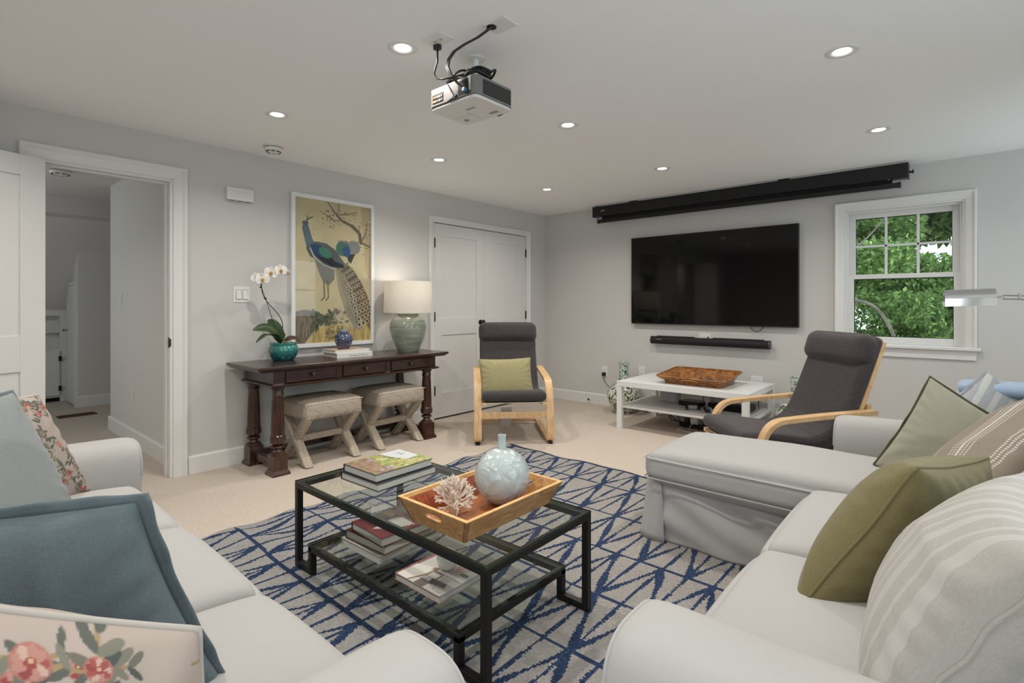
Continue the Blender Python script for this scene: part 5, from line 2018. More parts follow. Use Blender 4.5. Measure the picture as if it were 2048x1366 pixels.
def panel(sgn, axis):
    """one sloping side; long sides along y (axis x), ends along x (axis y)"""
    m = MB()
    if axis == 'x':
        o = [(sgn * bx, -by), (sgn * bx, by), (sgn * tx, ty), (sgn * tx, -ty)]
        i = [(sgn * (bx - wl_), -by), (sgn * (bx - wl_), by), (sgn * (tx - wl_), ty), (sgn * (tx - wl_), -ty)]
        zz = (0, 0, th, th)
        V = [(*p, z) for p, z in zip(o, zz)] + [(*p, z) for p, z in zip(i, zz)]
        m.add(V, [(0, 1, 2, 3), (7, 6, 5, 4), (0, 4, 5, 1), (1, 5, 6, 2), (2, 6, 7, 3), (3, 7, 4, 0)])
        return build('side_panel', m, M_TRAYWOOD, tr, smooth=None, bevel=.001)
    # end with a handle slot: ring of quads between outline and slot
    n = 32
    out = []
    inn = []
    for k in range(n):
        a = 2 * PI * k / n
        c, s = math.cos(a), math.sin(a)
        sx = .043 * np.sign(c) * abs(c) ** .5
        sz = .0115 * np.sign(s) * abs(s) ** .7
        inn.append((sx, .056 + sz))
        # outline point of the trapezoid along the same angle
        L = 1e9
        for (p, q) in (((-bx, 0), (bx, 0)), ((bx, 0), (tx, th)), ((tx, th), (-tx, th)), ((-tx, th), (-bx, 0))):
            dx, dz = c, s
            ex, ez = q[0] - p[0], q[1] - p[1]
            den = dx * ez - dz * ex
            if abs(den) < 1e-9:
                continue
            t = ((p[0]) * ez - (p[1] - .056) * ex) / den
            u = ((p[0]) * dz - (p[1] - .056) * dx) / den
            if t > 0 and -1e-6 <= u <= 1 + 1e-6:
                L = min(L, t)
        out.append((c * L, .056 + s * L))
    for corner in ((-bx, 0), (bx, 0), (tx, th), (-tx, th)):
        k = min(range(n), key=lambda i: (out[i][0] - corner[0]) ** 2 + (out[i][1] - corner[1]) ** 2)
        out[k] = corner

    def put(p, d):
        y = by + (ty - by) * p[1] / th - d
        return (p[0], sgn * y, p[1])
    V = [put(p, 0) for p in out] + [put(p, 0) for p in inn] + [put(p, wl_) for p in out] + [put(p, wl_) for p in inn]
    F = []
    for k in range(n):
        k2 = (k + 1) % n
        F += [(k, k2, n + k2, n + k), (2 * n + k2, 2 * n + k, 3 * n + k, 3 * n + k2), (n + k, n + k2, 3 * n + k2, 3 * n + k), (k2, k, 2 * n + k, 2 * n + k2)]
    m.add(V, F)
    return build('end_panel', m, M_TRAYWOOD, tr, smooth=25)


for s in (-1, 1):
    panel(s, 'x')
    panel(s, 'y')
# darker lacquered lining on the inner faces and a paler rim
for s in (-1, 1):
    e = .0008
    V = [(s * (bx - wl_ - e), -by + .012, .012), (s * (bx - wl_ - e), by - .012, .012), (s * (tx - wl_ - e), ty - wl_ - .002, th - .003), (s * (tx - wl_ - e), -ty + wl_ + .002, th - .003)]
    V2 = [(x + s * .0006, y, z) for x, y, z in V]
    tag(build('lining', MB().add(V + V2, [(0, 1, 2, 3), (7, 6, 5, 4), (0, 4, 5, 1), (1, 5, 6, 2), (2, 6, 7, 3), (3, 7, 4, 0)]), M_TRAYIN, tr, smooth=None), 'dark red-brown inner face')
rm = MB()
for s in (-1, 1):
    rm.box(s * (tx - wl_ / 2) - wl_ / 2, s * (tx - wl_ / 2) + wl_ / 2, -ty, ty, th - .001, th + .0015)
    rm.box(-tx + wl_, tx - wl_, s * (ty - wl_ / 2) - wl_ / 2, s * (ty - wl_ / 2) + wl_ / 2, th - .001, th + .0015)
build('rim', rm, M_TRAYRIM, tr, smooth=None)

# globe vase
def mat_paleglaze():
    m, t, b = nt('pale_blue_glaze')
    b.inputs['Base Color'].default_value = (*s2l((178, 188, 188)), 1)
    b.inputs['Roughness'].default_value = .16
    b.inputs['Coat Weight'].default_value = .6
    tc = N(t, 'ShaderNodeTexCoord')
    n = N(t, 'ShaderNodeTexNoise')
    n.inputs['Scale'].default_value = 9
    n.inputs['Detail'].default_value = 1
    n.inputs['Distortion'].default_value = 2.5
    t.links.new(tc.outputs['Object'], n.inputs['Vector'])
    w = N(t, 'ShaderNodeMath', operation='MULTIPLY')
    w.inputs[1].default_value = 9
    t.links.new(n.outputs[0], w.inputs[0])
    s = N(t, 'ShaderNodeMath', operation='FRACT')
    t.links.new(w.outputs[0], s.inputs[0])
    bp = N(t, 'ShaderNodeBump')
    bp.inputs['Strength'].default_value = .35
    bp.inputs['Distance'].default_value = .004
    t.links.new(s.outputs[0], bp.inputs['Height'])
    t.links.new(bp.outputs[0], b.inputs['Normal'])
    return m


gv = thing('globe_vase', 'pale blue-white carved globe vase with a thin neck standing in the wooden tray', 'vase', (-1.355, 1.50, ZT + .0125))
R = .107
prof = [(0, 0), (.03, 0)] + [(R * math.sin(a), R * .985 - R * math.cos(a)) for a in np.linspace(.30, PI - .16, 26)]
build('body', MB().lathe(prof, 48, cap=False), mat_paleglaze(), gv, smooth=70)
build('neck', MB().lathe([(.017, 2 * R - .006), (.0155, 2 * R + .004), (.0150, 2 * R + .03), (.0155, 2 * R + .046), (.0165, 2 * R + .05), (.0125, 2 * R + .05), (.011, 2 * R + .03), (.011, 2 * R)], 24, cap=False), mat('pale_glaze_plain', (182, 194, 194), .16, coat=.6), gv, smooth=60)

# coral
co_ = thing('coral', 'white branching coral piece in the near corner of the wooden tray', 'ornament', (-1.415, 1.305, ZT + .0125))
rnd = random.Random(21)
m = MB()


def branch(p, d, L, r, depth):
    d = d.normalized()
    q = p + d * L
    bend_ = Vector((rnd.uniform(-1, 1), rnd.uniform(-1, 1), rnd.uniform(-.3, 1))) * .15 * L
    m.tube([p, (p + q) / 2 + bend_ * .4, q], [r, r * .92, r * .8 if depth else r * .55], 6)
    if depth:
        for k in range(rnd.choice([2, 3])):
            nd = d + Vector((rnd.uniform(-1, 1), rnd.uniform(-1, 1), rnd.uniform(-.6, .9))) * .75
            branch(q - d * r * .6, nd, L * rnd.uniform(.6, .85), r * .78, depth - 1)


for k in range(46):
    a = k * 2.4
    el = rnd.uniform(-.25, 1.45)
    d = Vector((math.cos(a) * math.cos(el), math.sin(a) * math.cos(el), math.sin(el)))
    branch(Vector((0, 0, .042)) + d * .012, d, .031 + .008 * math.sin(el), .0044, 2)
m.v = [(x, y, max(z, .0)) for x, y, z in m.v]
build('branches', m, mat('white_coral', (222, 208, 194), .7), co_, smooth=60)
build('core', MB().lathe([(0, 0), (.018, .0), (.024, .03), (.018, .055), (0, .06)], 12, cap=False), mat('coral_core', (208, 190, 172), .8), co_)

# books on the glass shelf
M_MAROON = mat('maroon_cover', (92, 30, 36), .4)
M_OCHRE = mat('ochre_cover', (120, 84, 44), .45)
M_GREYJ = mat('grey_jacket', (170, 168, 166), .4)
book('book', 'grey-white book at the bottom of the stack on the glass shelf', .27, .33, .032, (-1.88, 1.37, ZS), math.radians(1), M_GREYJ, spine='x-')
cv = Canvas(40, 40, (74, 44, 34))
cv.poly([(.1, .5), (.6, .4), (.7, .6), (.2, .7)], (150, 36, 40))
book('book', 'ochre-edged book in the middle of the stack on the glass shelf', .262, .315, .034, (-1.872, 1.375, ZS + .0325), math.radians(3), M_OCHRE, cv, spine='x-')
cv = Canvas(60, 50, (110, 46, 50))
cv.poly([(.0, .5), (1, .45), (1, 1), (0, 1)], (120, 60, 62))
cv.poly([(.1, .55), (.5, .35), (.62, .5), (.62, .9), (.3, .8)], (196, 186, 176))
cv.poly([(.3, .0), (.62, .0), (.62, .4), (.34, .44)], (40, 26, 22))
cv.poly([(.5, .02), (.6, .02), (.62, .3), (.5, .35)], (150, 96, 44))
cv.poly([(.66, .4), (.98, .4), (.98, .95), (.66, .95)], (26, 24, 28))
cv.poly([(.72, .1), (.98, .1), (.98, .5), (.8, .6)], (112, 100, 112))
cv.poly([(.86, .1), (.98, .1), (.98, .25)], (206, 200, 200))
cvr = Canvas(50, 60, (0, 0, 0))
cvr.a = np.rot90(cv.a, 1).copy()
cvr.h, cvr.w = cvr.a.shape[:2]
book('book', 'maroon picture book on top of the stack on the glass shelf', .235, .285, .036, (-1.845, 1.36, ZS + .067), math.radians(-3), M_MAROON, cvr, spine='x-')
cv = Canvas(80, 80, (206, 198, 192))
cv.poly([(0, .0), (.08, 0), (.08, 1), (0, 1)], (150, 96, 92))
cv.poly([(.05, .55), (.3, .45), (.4, .6), (.3, .98), (.05, 1)], (226, 218, 208))
cv.line([(.3, .98), (.4, .7), (.42, .5)], .02, (150, 108, 98))
cv.ell(.4, .46, .05, .05, (150, 110, 84))
cv.poly([(.42, .5), (.62, .5), (.62, 1), (.42, 1)], (120, 110, 104))
cv.poly([(.44, .55), (.6, .55), (.6, .8), (.44, .8)], (210, 200, 196))
for k in range(10):
    cv.line([(.63 + .02 * k, .55), (.63 + .02 * k, .85 + .01 * k)], .006, [(60, 50, 48), (200, 190, 186)][k % 2])
cv.poly([(.62, .5), (.98, .5), (.98, .95), (.85, .95)], (160, 154, 144), .6)
cv.poly([(.55, .7), (.85, .68), (.9, .8), (.6, .84)], (70, 56, 52))
cv.poly([(.75, .1), (.98, .1), (.98, .45), (.75, .45)], (200, 198, 192))
cv.ell(.86, .3, .08, .05, (108, 106, 90))
cv.line([(.62, .1), (.66, .25), (.72, .1), (.7, .3), (.78, .22), (.82, .1)], .012, (214, 130, 116))
cv.line([(.43, 0), (.43, .5), (1, .5)], .006, (90, 78, 74))
book('magazine', 'interiors magazine with a pale photo cover on the glass shelf', .25, .215, .026, (-1.483, 1.29, ZS), math.radians(0), mat('pale_rose_cover', (176, 150, 142), .4), cv, spine='x-')
orb = thing('ceramic_ball', 'round white ceramic ornament resting on the magazine', 'ornament', (-1.475, 1.325, ZS + .0272))
build('body', MB().lathe([(0, 0), (.014, .0)] + [(.041 * math.sin(a), .0385 - .0395 * math.cos(a)) for a in np.linspace(.4, PI - .28, 18)] + [(.008, .074)], 32, cap=False), M_CERWHITE, orb, smooth=70)
build('opening', MB().lathe([(0, .0735), (.0105, .0745), (.0115, .0765), (.0125, .075)], 16, cap=False), M_CERWHITE, orb, smooth=60)

# ------------------------------------------------------------------ flat-woven rug
def make_rug():
    X0, X1, Y0, Y1 = -2.83, -.30, .40, 3.24
    p = .0065
    nx, ny = int((X1 - X0) / p), int((Y1 - Y0) / p)
    xs = np.linspace(X0, X1, nx + 1)
    ys = np.linspace(Y0, Y1, ny + 1)
    xc = (xs[:-1] + xs[1:]) / 2
    yc = (ys[:-1] + ys[1:]) / 2
    Xc, Yc = np.meshgrid(xc, yc, indexing='ij')
    r = np.random.RandomState(3)
    P = np.stack([Xc.ravel(), Yc.ravel(), np.zeros(Xc.size)], 1)
    w1 = wob(P, 7, 11).reshape(Xc.shape)
    w2 = wob(P, 7, 12).reshape(Xc.shape)
    jag = r.normal(size=Xc.shape) * .0014
    Xw = Xc + w1 * .010 + jag
    Yw = Yc + w2 * .012
    blue = np.zeros(Xc.shape, bool)
    rows = [.36, .715, 1.075, 1.44, 1.80, 2.155, 2.53, 2.92, 3.225]
    q = .1105
    x_0 = -1.0
    for y in rows:
        blue |= np.abs(Yw - y) < .0092
    for k in range(len(rows) - 1):
        ya, yb = rows[k], rows[k + 1]
        inside = (Yw >= ya) & (Yw < yb)
        t = (Yw - ya) / (yb - ya)
        u = (Xw - x_0) / q
        par = [0, 1, 1, 0, 1, 1, 0, 1][k % 8]
        # straight thin lines on every lattice line
        d0 = np.abs(u - np.round(u)) * q
        thin = d0 < .0072 + .002 * np.sin(Yw * 23 + np.round(u) * 2.1)
        # fan of diagonals from each node of this parity
        n0 = np.round((u - par) / 2) * 2 + par
        diag = np.zeros(Xc.shape, bool)
        for s, wid in ((-1, .0125), (1, .0092)):
            for sh in (-2, 0, 2):
                node = n0 + sh
                dd = np.abs(u - (node + s * t)) * q
                diag |= dd < wid * (1 + .35 * np.sin(t * 9 + node))
        # wedge fills next to the nodes
        blob = ((np.abs(u - n0) * q < .016) & (t < .13))
        n1 = np.round((u - par - 1) / 2) * 2 + par + 1
        blob |= ((np.abs(u - n1) * q < .016) & (t > .87))
        # some thin lines are missing, as in hand work
        keep = (np.sin(np.round(u) * 12.9 + k * 78.2) * 43758.5) % 1 > .12
        blue |= inside & ((thin & keep) | diag | blob)
    blue |= (Yc > Y1 - .012)
    blue &= ~(Xc < X0 + .012)
    n1 = wob(P, 2.2, 31).reshape(Xc.shape)
    n2 = r.normal(size=Xc.shape)
    grey = np.array([142, 139, 136.]) + n1[..., None] * np.array([9, 5, 0]) + n2[..., None] * 5
    navy = np.array([42, 56, 82.]) + n1[..., None] * 4 + n2[..., None] * 7
    col = s2l(np.clip(np.where(blue[..., None], navy, grey), 0, 255)).reshape(-1, 3)
    Xv, Yv = np.meshgrid(xs, ys, indexing='ij')
    edge = np.clip((-2.28 - Xv) / .5, 0, 1)
    frontw = np.clip((1.02 - Yv) / .15, 0, 1) * np.clip((Xv + 2.4) / .3, 0, 1)
    ripple = .013 * edge * (1 + np.sin(Yv * 19 + .8 * np.sin(Xv * 6))) + .005 * frontw * (1 + np.sin(Xv * 24 + Yv * 5))
    far = np.clip((Yv - 2.95) / .3, 0, 1)
    ripple += .004 * far * (1 + np.sin(Xv * 17))
    Zv = .012 + ripple
    Xo = Xv + .014 * edge * np.sin(Yv * 19 + 1.0)
    Yo = Yv + .012 * far * np.sin(Xv * 9 + .5)
    V = np.stack([Xo.ravel(), Yo.ravel(), Zv.ravel()], 1)
    F = grid_faces(nx + 1, ny + 1)
    # skirt down to the carpet all round
    ring_ = np.concatenate([np.arange(0, (nx + 1) * (ny + 1), ny + 1), nx * (ny + 1) + np.arange(1, ny + 1), (np.arange(nx - 1, -1, -1)) * (ny + 1) + ny, np.arange(ny - 1, 0, -1)])
    nb = len(V)
    V2 = V[ring_].copy()
    V2[:, 2] = np.maximum(V2[:, 2] - .0105, .001)
    V = np.concatenate([V, V2])
    m_ = len(ring_)
    i = np.arange(m_)
    j = (i + 1) % m_
    F2 = np.stack([ring_[i], nb + i, nb + j, ring_[j]], 1)
    F = np.concatenate([F, F2])
    col = np.concatenate([col, np.tile(s2l((132, 128, 122)), (m_, 1))])
    m = mat_attr('flat_weave', .95, .1, bump=.5, bscale=350)
    o = np_mesh('rug', V, F, m, None, smooth=180, fcol=col)
    tag(o, 'grey flat-woven rug with navy zigzag lines and rippled edges under the coffee table', 'rug')
    fr = MB()
    rn = random.Random(2)
    x = X0 + .01
    while x < X1:
        yy = Y1 + .012 * math.sin(x * 9 + .5) - .003
        L = rn.uniform(.03, .055)
        a = rn.uniform(-.6, .6)
        fr.tube([(x, yy, .010), (x + a * L * .4, yy + L * .5, .008), (x + a * L, yy + L, .0035)], [.0016, .0016, .001], 4)
        x += rn.uniform(.005, .011)
    f = build('fringe', fr, mat('cream_fringe', (206, 190, 166), .9), o, smooth=60)
    tag(f, 'cream knotted fringe along the far edge', kind='stuff')


make_rug()

# ------------------------------------------------------------------ slip-covered sofas
def piping(parent, pts, r=.0042, closed=False, n=60):
    P = pts if len(pts) > 30 else smooth_path(pts, n)
    return build('piping', MB().tube(P, r, 6, closed=closed), M_SOFA, parent, smooth=60)


def skirt_panel(name, P0, P1, z0, z1, parent, flare=.03, seed=1, amp=.006, nrm=None, n=90, nv=26, warp=0.0):
    """hanging cloth from P0 to P1 (xy), flaring outwards to the floor with folds"""
    P0 = np.array(P0, float)
    P1 = np.array(P1, float)
    d = P1 - P0
    L = np.hypot(*d)
    nn = np.array(nrm, float)
    u, v = np.meshgrid(np.linspace(0, 1, n), np.linspace(0, 1, nv), indexing='ij')
    fold = wob(np.stack([u.ravel() * L, v.ravel() * .12 + u.ravel() * .25, v.ravel() * 0], 1), 26, seed).reshape(u.shape)
    fold2 = wob(np.stack([u.ravel() * L * 1.1 + v.ravel() * .5, v.ravel() * .5, v.ravel() * 0], 1), 17, seed + 5).reshape(u.shape)
    off = flare * v ** 1.3 + amp * (fold * v ** .6 + 2.2 * fold2 * np.sin(v * PI) ** .8 + warp * v)
    xy = P0 + u[..., None] * d + off[..., None] * nn
    z = z1 + (z0 - z1) * v
    V = np.concatenate([xy, z[..., None]], -1).reshape(-1, 3)
    o = np_mesh(name, V, grid_faces(n, nv), M_SOFA, parent)
    s = o.modifiers.new('thick', 'SOLIDIFY')
    s.thickness = .004
    return o


def sofa_arm(parent, cx_, w, y0, y1, h, seed):
    """arm along local y (y1 is the front end), rounded top"""
    n = 30
    pr = []
    hw_ = w / 2
    for k in range(n + 1):
        a = PI * k / n
        pr.append((hw_ * math.copysign(abs(math.cos(a)) ** .62, math.cos(a)) * 1.04, h - .125 + .125 * math.sin(a) ** .8))
    prof_ = [(hw_ * .97, .06)] + pr + [(-hw_ * .97, .06)]
    P = np.array(prof_)
    ys = [y0, y0 + .02] + list(np.linspace(y0 + .1, y1 - .07, 12)) + [y1 - .035, y1 - .012, y1 - .002, y1]
    sc = [.94, 1] + [1] * 12 + [.997, .985, .955, .90]
    V = []
    for y, s in zip(ys, sc):
        zc = .30
        drop = .016 * ((y - y0) / (y1 - y0)) ** 2
        V.append(np.stack([cx_ + P[:, 0] * s, np.full(len(P), y), zc + (P[:, 1] - zc) * (1 - (1 - s) * .8) - drop * (P[:, 1] > .3)], 1))
    m_ = len(P)
    k_ = len(ys)
    V = np.concatenate(V)
    V += np.stack([wob(V, 9, seed), wob(V, 9, seed + 1), wob(V, 9, seed + 2)], 1) * .0035
    mb = MB()
    F = [tuple(q) for q in grid_faces(k_, m_)] + [tuple(range(m_ - 1, -1, -1)), tuple(range((k_ - 1) * m_, k_ * m_))]
    mb.add(V, F)
    o = build('arm', mb, M_SOFA, parent, smooth=50)
    # piping round the front face
    f = V[(k_ - 2) * m_:(k_ - 1) * m_]
    piping(o, [tuple(q) for q in f][1:-1], .0045)
    return o


def make_sofa(label, loc, rz, arms, seats, depth_front, back_y, back_h=.84, chaise=None, seed=1, arm_h=(.62, .60)):
    """local: x along the sofa, +y to the front. arms: (x0,x1) list; seats: (x0,x1) list"""
    s = thing('sofa', label, 'sofa', loc, rz)
    xa, xb = arms[0][0], arms[-1][1]
    yf = depth_front
    yb = back_y
    inx0, inx1 = arms[0][1], arms[-1][0]
    rbox('base', (inx1 - inx0 + .04, yf - yb - .03, .28), .03, M_SOFA, s, cuts=8, loc=((inx0 + inx1) / 2, (yf + yb) / 2 - .01, .17))
    for i, (a, b_) in enumerate(arms):
        sofa_arm(s, (a + b_) / 2, b_ - a, yb + .02, yf + .03, arm_h[i], seed + 20 + i)
    rbox('backrest', (xb - xa - .02, .22, back_h - .05), .10, M_SOFA, s, cuts=14, wr=.004, seed=seed, loc=((xa + xb) / 2, yb + .11, .05 + (back_h - .05) / 2))
    for i, (a, b_) in enumerate(seats):
        y1 = yf + .015
        y0 = yb + .20
        if chaise is not None and i == chaise[0]:
            y1 = chaise[1]
        w = b_ - a
        sd = seed * 7 + i

        def crown(P, w=w, y0=y0, y1=y1, sd=sd):
            top = P[:, 2] > 0
            P[:, 2] += np.where(top, wob(P, 11, sd) * .004, 0)
            return P
        c = rbox('seat_cushion', (w - .004, y1 - y0, .125), .045, M_SOFA, s, cuts=26, puff=(.0, .022, .058 if chaise else .066), wr=.0035, wf=8, seed=sd, pexp=.42, loc=((a + b_) / 2, (y0 + y1) / 2, .372), fn=crown)
        hx_, hy_ = (w - .004) / 2 - .004, (y1 - y0) / 2 - .003
        for zz in ((.045, -.05) if chaise is not None and i == chaise[0] else ((-.03,) if chaise is not None else ())):
            lp = [(x, y + .016 * (1 - (x / hx_) ** 2) * np.sign(y) * (abs(y) > hy_ * .8) * (zz < .04), zz) for x, y in rrect(hx_ + .006, hy_ + .008, .03, 6)]
            piping(c, lp, .0042, closed=True) if len(lp) > 30 else build('piping', MB().tube(lp, .0042, 6, closed=True), M_SOFA, c, smooth=60)
        bw = rbox('back_cushion', (w - .01, .20, .44), .08, M_SOFA, s, cuts=16, puff=(0, .045, .02), wr=.008, wf=7, seed=sd + 50, loc=((a + b_) / 2, yb + .27, .61))
        bw.rotation_euler = (math.radians(9), 0, 0)
    # front skirts
    if chaise is None:
        skirt_panel('skirt', (inx0 - .02, yf - .015), (inx1 + .02, yf - .015), .014, .30, s, nrm=(0, 1), flare=.015, seed=seed)
    return s


# left sofa: faces +y, seen from its near end
LS = make_sofa('long white slipcovered three-seat sofa at the left, with its back to the viewer', (-1.695, 0, 0), 0,
               [(-1.075, -.845), (.845, 1.075)], [(-.845, -.255), (-.255, .335), (.335, .845)], .585, -.36, seed=1, arm_h=(.625, .585))
# right sofa: faces -x, chaise at the far end.  local x = world y, local +y = world -x
RS = make_sofa('white slipcovered corner sofa with a long chaise at the right', (0, 0, 0), PI / 2,
               [(.80, 1.035), (2.965, 3.175)], [(1.035, 1.69), (1.69, 2.35), (2.37, 2.965)], .455, -.52, chaise=(2, 1.195), seed=3, arm_h=(.60, .63))
rbox('chaise_base', (.48, .70, .28), .04, M_SOFA, RS, cuts=8, loc=(2.675, .80, .17))
skirt_panel('skirt', (2.415, .40), (2.415, 1.175), .014, .315, RS, nrm=(-1, 0), flare=-.0, seed=8, amp=.024)
skirt_panel('skirt', (2.415, 1.175), (2.945, 1.175), .014, .315, RS, nrm=(0, 1), flare=.025, seed=9, amp=.010)
skirt_panel('skirt', (2.945, 1.175), (2.945, .40), .014, .315, RS, nrm=(1, 0), flare=.01, seed=10, amp=.006)
skirt_panel('skirt', (1.035, .44), (2.40, .44), .014, .31, RS, nrm=(0, 1), flare=.012, seed=12)
# corner pleat of the chaise skirt
pl_ = MB()
pts0 = [(2.405, 1.12), (2.412, 1.17), (2.435, 1.205), (2.49, 1.21)]
pts1 = [(2.40, 1.10), (2.392, 1.185), (2.418, 1.235), (2.50, 1.225)]
n_ = len(pts0)
vv = []
for k in range(10):
    t = k / 9
    for a, b_ in zip(pts0, pts1):
        vv.append((a[0] * (1 - t) + b_[0] * t + .004 * math.sin(t * 5), a[1] * (1 - t) + b_[1] * t, .31 + (.013 - .31) * t))
o = np_mesh('skirt_pleat', np.array(vv), grid_faces(10, n_), M_SOFA, RS)
sol = o.modifiers.new('thick', 'SOLIDIFY')
sol.thickness = .004

# added folded stack; its blue stands for sky light on back cushion tops
th_ = thing('daylit_stack', 'added folded stack on the far arm, blue like sky-lit back cushion tops', 'light_standin', (.20, 3.085, .632))
M_DAYLITBLUE = mat_linen('daylit_blue_cloth', (150, 168, 190), 500, .3, .06)
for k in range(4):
    rbox('fold', (.46 - .012 * (k % 2), .20 - .008 * (k % 3), .05), .023, M_DAYLITBLUE, th_, cuts=10, puff=(.004, .004, .004), wr=.004, wf=12, seed=60 + k, loc=(.004 * (k % 2), .003 * (k % 3), .026 + .0495 * k))

# ------------------------------------------------------------------ cushions
def pillow(name, label, A, B, C, w, h, t, matr, seed=1, edge='flange', edge_mat=None, res=64, pcol=None, sag=0.0, pull=.06, wr=.010, cat='cushion', group=None, flw=.014, anchor='A', dog=.0):
    """A top-left, B bottom-left, C top-right (world points giving the directions); centre placed from anchor corner"""
    A, B, C = Vector(A), Vector(B), Vector(C)
    X = (C - A).normalized()
    Yr = (A - B).normalized()
    Y = (Yr - X * Yr.dot(X)).normalized()
    skew = Yr.dot(X) / max(Yr.dot(Y), .3)
    Z = X.cross(Y)
    if anchor == 'A':
        ctr = A + X * w / 2 - (Y + X * skew) * h / 2
    elif anchor == 'C':
        ctr = C - X * w / 2 - (Y + X * skew) * h / 2
    else:
        ctr = B + X * w / 2 + Y * h / 2
    root = thing(name, label, cat, (0, 0, 0), group=group)
    root.matrix_world = Matrix((X, Y, Z)).transposed().to_4x4() @ Matrix.Identity(4)
    root.location = ctr
    n = res
    g = np.sin(np.linspace(-1, 1, n) * PI / 2)
    u, v = np.meshgrid(g, g, indexing='ij')
    rs = np.random.RandomState(seed)

    def shape(u, v, side):
        x = w / 2 * u * (1 - pull * (1 - v ** 2)) * (1 - .0)
        y = h / 2 * v * (1 - pull * (1 - u ** 2))
        prof_ = np.clip((1 - u ** 2) * (1 - v ** 2), 0, 1)
        th = t / 2 * prof_ ** .42
        # radial gathers near the seams
        ang = np.arctan2(v, u)
        rim_ = np.clip(1 - prof_, 0, 1) ** 3 * np.clip(prof_ * 14, 0, 1)
        q = np.stack([x.ravel(), y.ravel(), np.full(x.size, side * .3)], 1)
        wv = wob(q, 16, seed + (side > 0)).reshape(x.shape) * wr * prof_ ** .5
        gath = np.sin(ang * 23 + 3 * wob(q, 9, seed + 9).reshape(x.shape) * 3) * .0035 * rim_
        # diagonal tension folds towards the corners
        dg = np.abs(u * v) ** 2 * wob(q, 34, seed + 3).reshape(x.shape) * .010
        z = side * (th + gath + np.abs(wv) * .2 + wv * .6 + dg * prof_ ** .3)
        ridge = np.clip(1 - np.abs(wob(q * np.array([1, .6, 1]), 15, seed + 21)) * 3.2, 0, 1).reshape(x.shape) ** 2 * .007 * prof_ ** .4
        z = z + side * ridge
        x = x + skew * y
        y = y - sag * (1 - v) * .5 * prof_ * 0 - sag * (u ** 2) * (v > 0) * v
        return x, y, z
    Vs = []
    Fs = []
    for side in (1, -1):
        x, y, z = shape(u, v, side)
        Vs.append(np.stack([x.ravel(), y.ravel(), z.ravel()], 1))
        Fs.append(grid_faces(n, n, (0 if side > 0 else n * n), flip=side < 0))
    V = np.concatenate(Vs)
    F = np.concatenate(Fs)
    pc = None
    if pcol is not None:
        uu = np.concatenate([u.ravel(), u.ravel()])
        vv = np.concatenate([v.ravel(), v.ravel()])
        sd = np.r_[np.ones(n * n), -np.ones(n * n)]
        pc = pcol(uu, vv, sd)
    np_mesh('cover', V, F, matr, root, pcol=pc)
    # seam round the perimeter
    e = np.linspace(-1, 1, 40)[:-1]
    per = np.concatenate([np.stack([e, -np.ones(39)], 1), np.stack([np.ones(39), e], 1), np.stack([-e, np.ones(39)], 1), np.stack([-np.ones(39), -e], 1)])
    x, y, z = shape(per[:, 0], per[:, 1], 1)
    em = edge_mat or matr
    if edge == 'piping':
        build('piping', MB().tube(list(zip(x, y, z * 0)), .0058, 8, closed=True), em, root, smooth=70)
    elif edge == 'seam':
        zz = .008 * wob(np.stack([x, y, z], 1), 45, seed + 4)
        build('seam', MB().tube(list(zip(x, y, zz)), .0042, 6, closed=True), em, root, smooth=70)
    elif edge == 'flange':
        m_ = len(x)
        d = np.stack([x, y], 1)
        outw = np.stack([np.where(np.abs(per[:, 0]) > .999, np.sign(per[:, 0]), per[:, 0] ** 3), np.where(np.abs(per[:, 1]) > .999, np.sign(per[:, 1]), per[:, 1] ** 3)], 1)
        outw /= np.linalg.norm(outw, axis=1)[:, None]
        rows = []
        wv = wob(np.stack([x, y, z * 0], 1), 40, seed + 6)
        wv2 = wob(np.stack([x, y, z * 0], 1), 75, seed + 7)
        for k, f in enumerate((-.004, flw * .35, flw * .7, flw)):
            xy = d + outw * f * (1 + .3 * wv2[:, None])
            rows.append(np.column_stack([xy, (wv * .9 + wv2 * .5) * .010 * (k / 3)]))
        V = np.concatenate(rows)
        F = []
        for k in range(3):
            for i in range(m_):
                j = (i + 1) % m_
                F.append((k * m_ + i, k * m_ + j, (k + 1) * m_ + j, (k + 1) * m_ + i))
        o = np_mesh('flange', V, np.array(F), em, root)
        s = o.modifiers.new('thick', 'SOLIDIFY')
        s.thickness = .004
        s.offset = 0
    return root


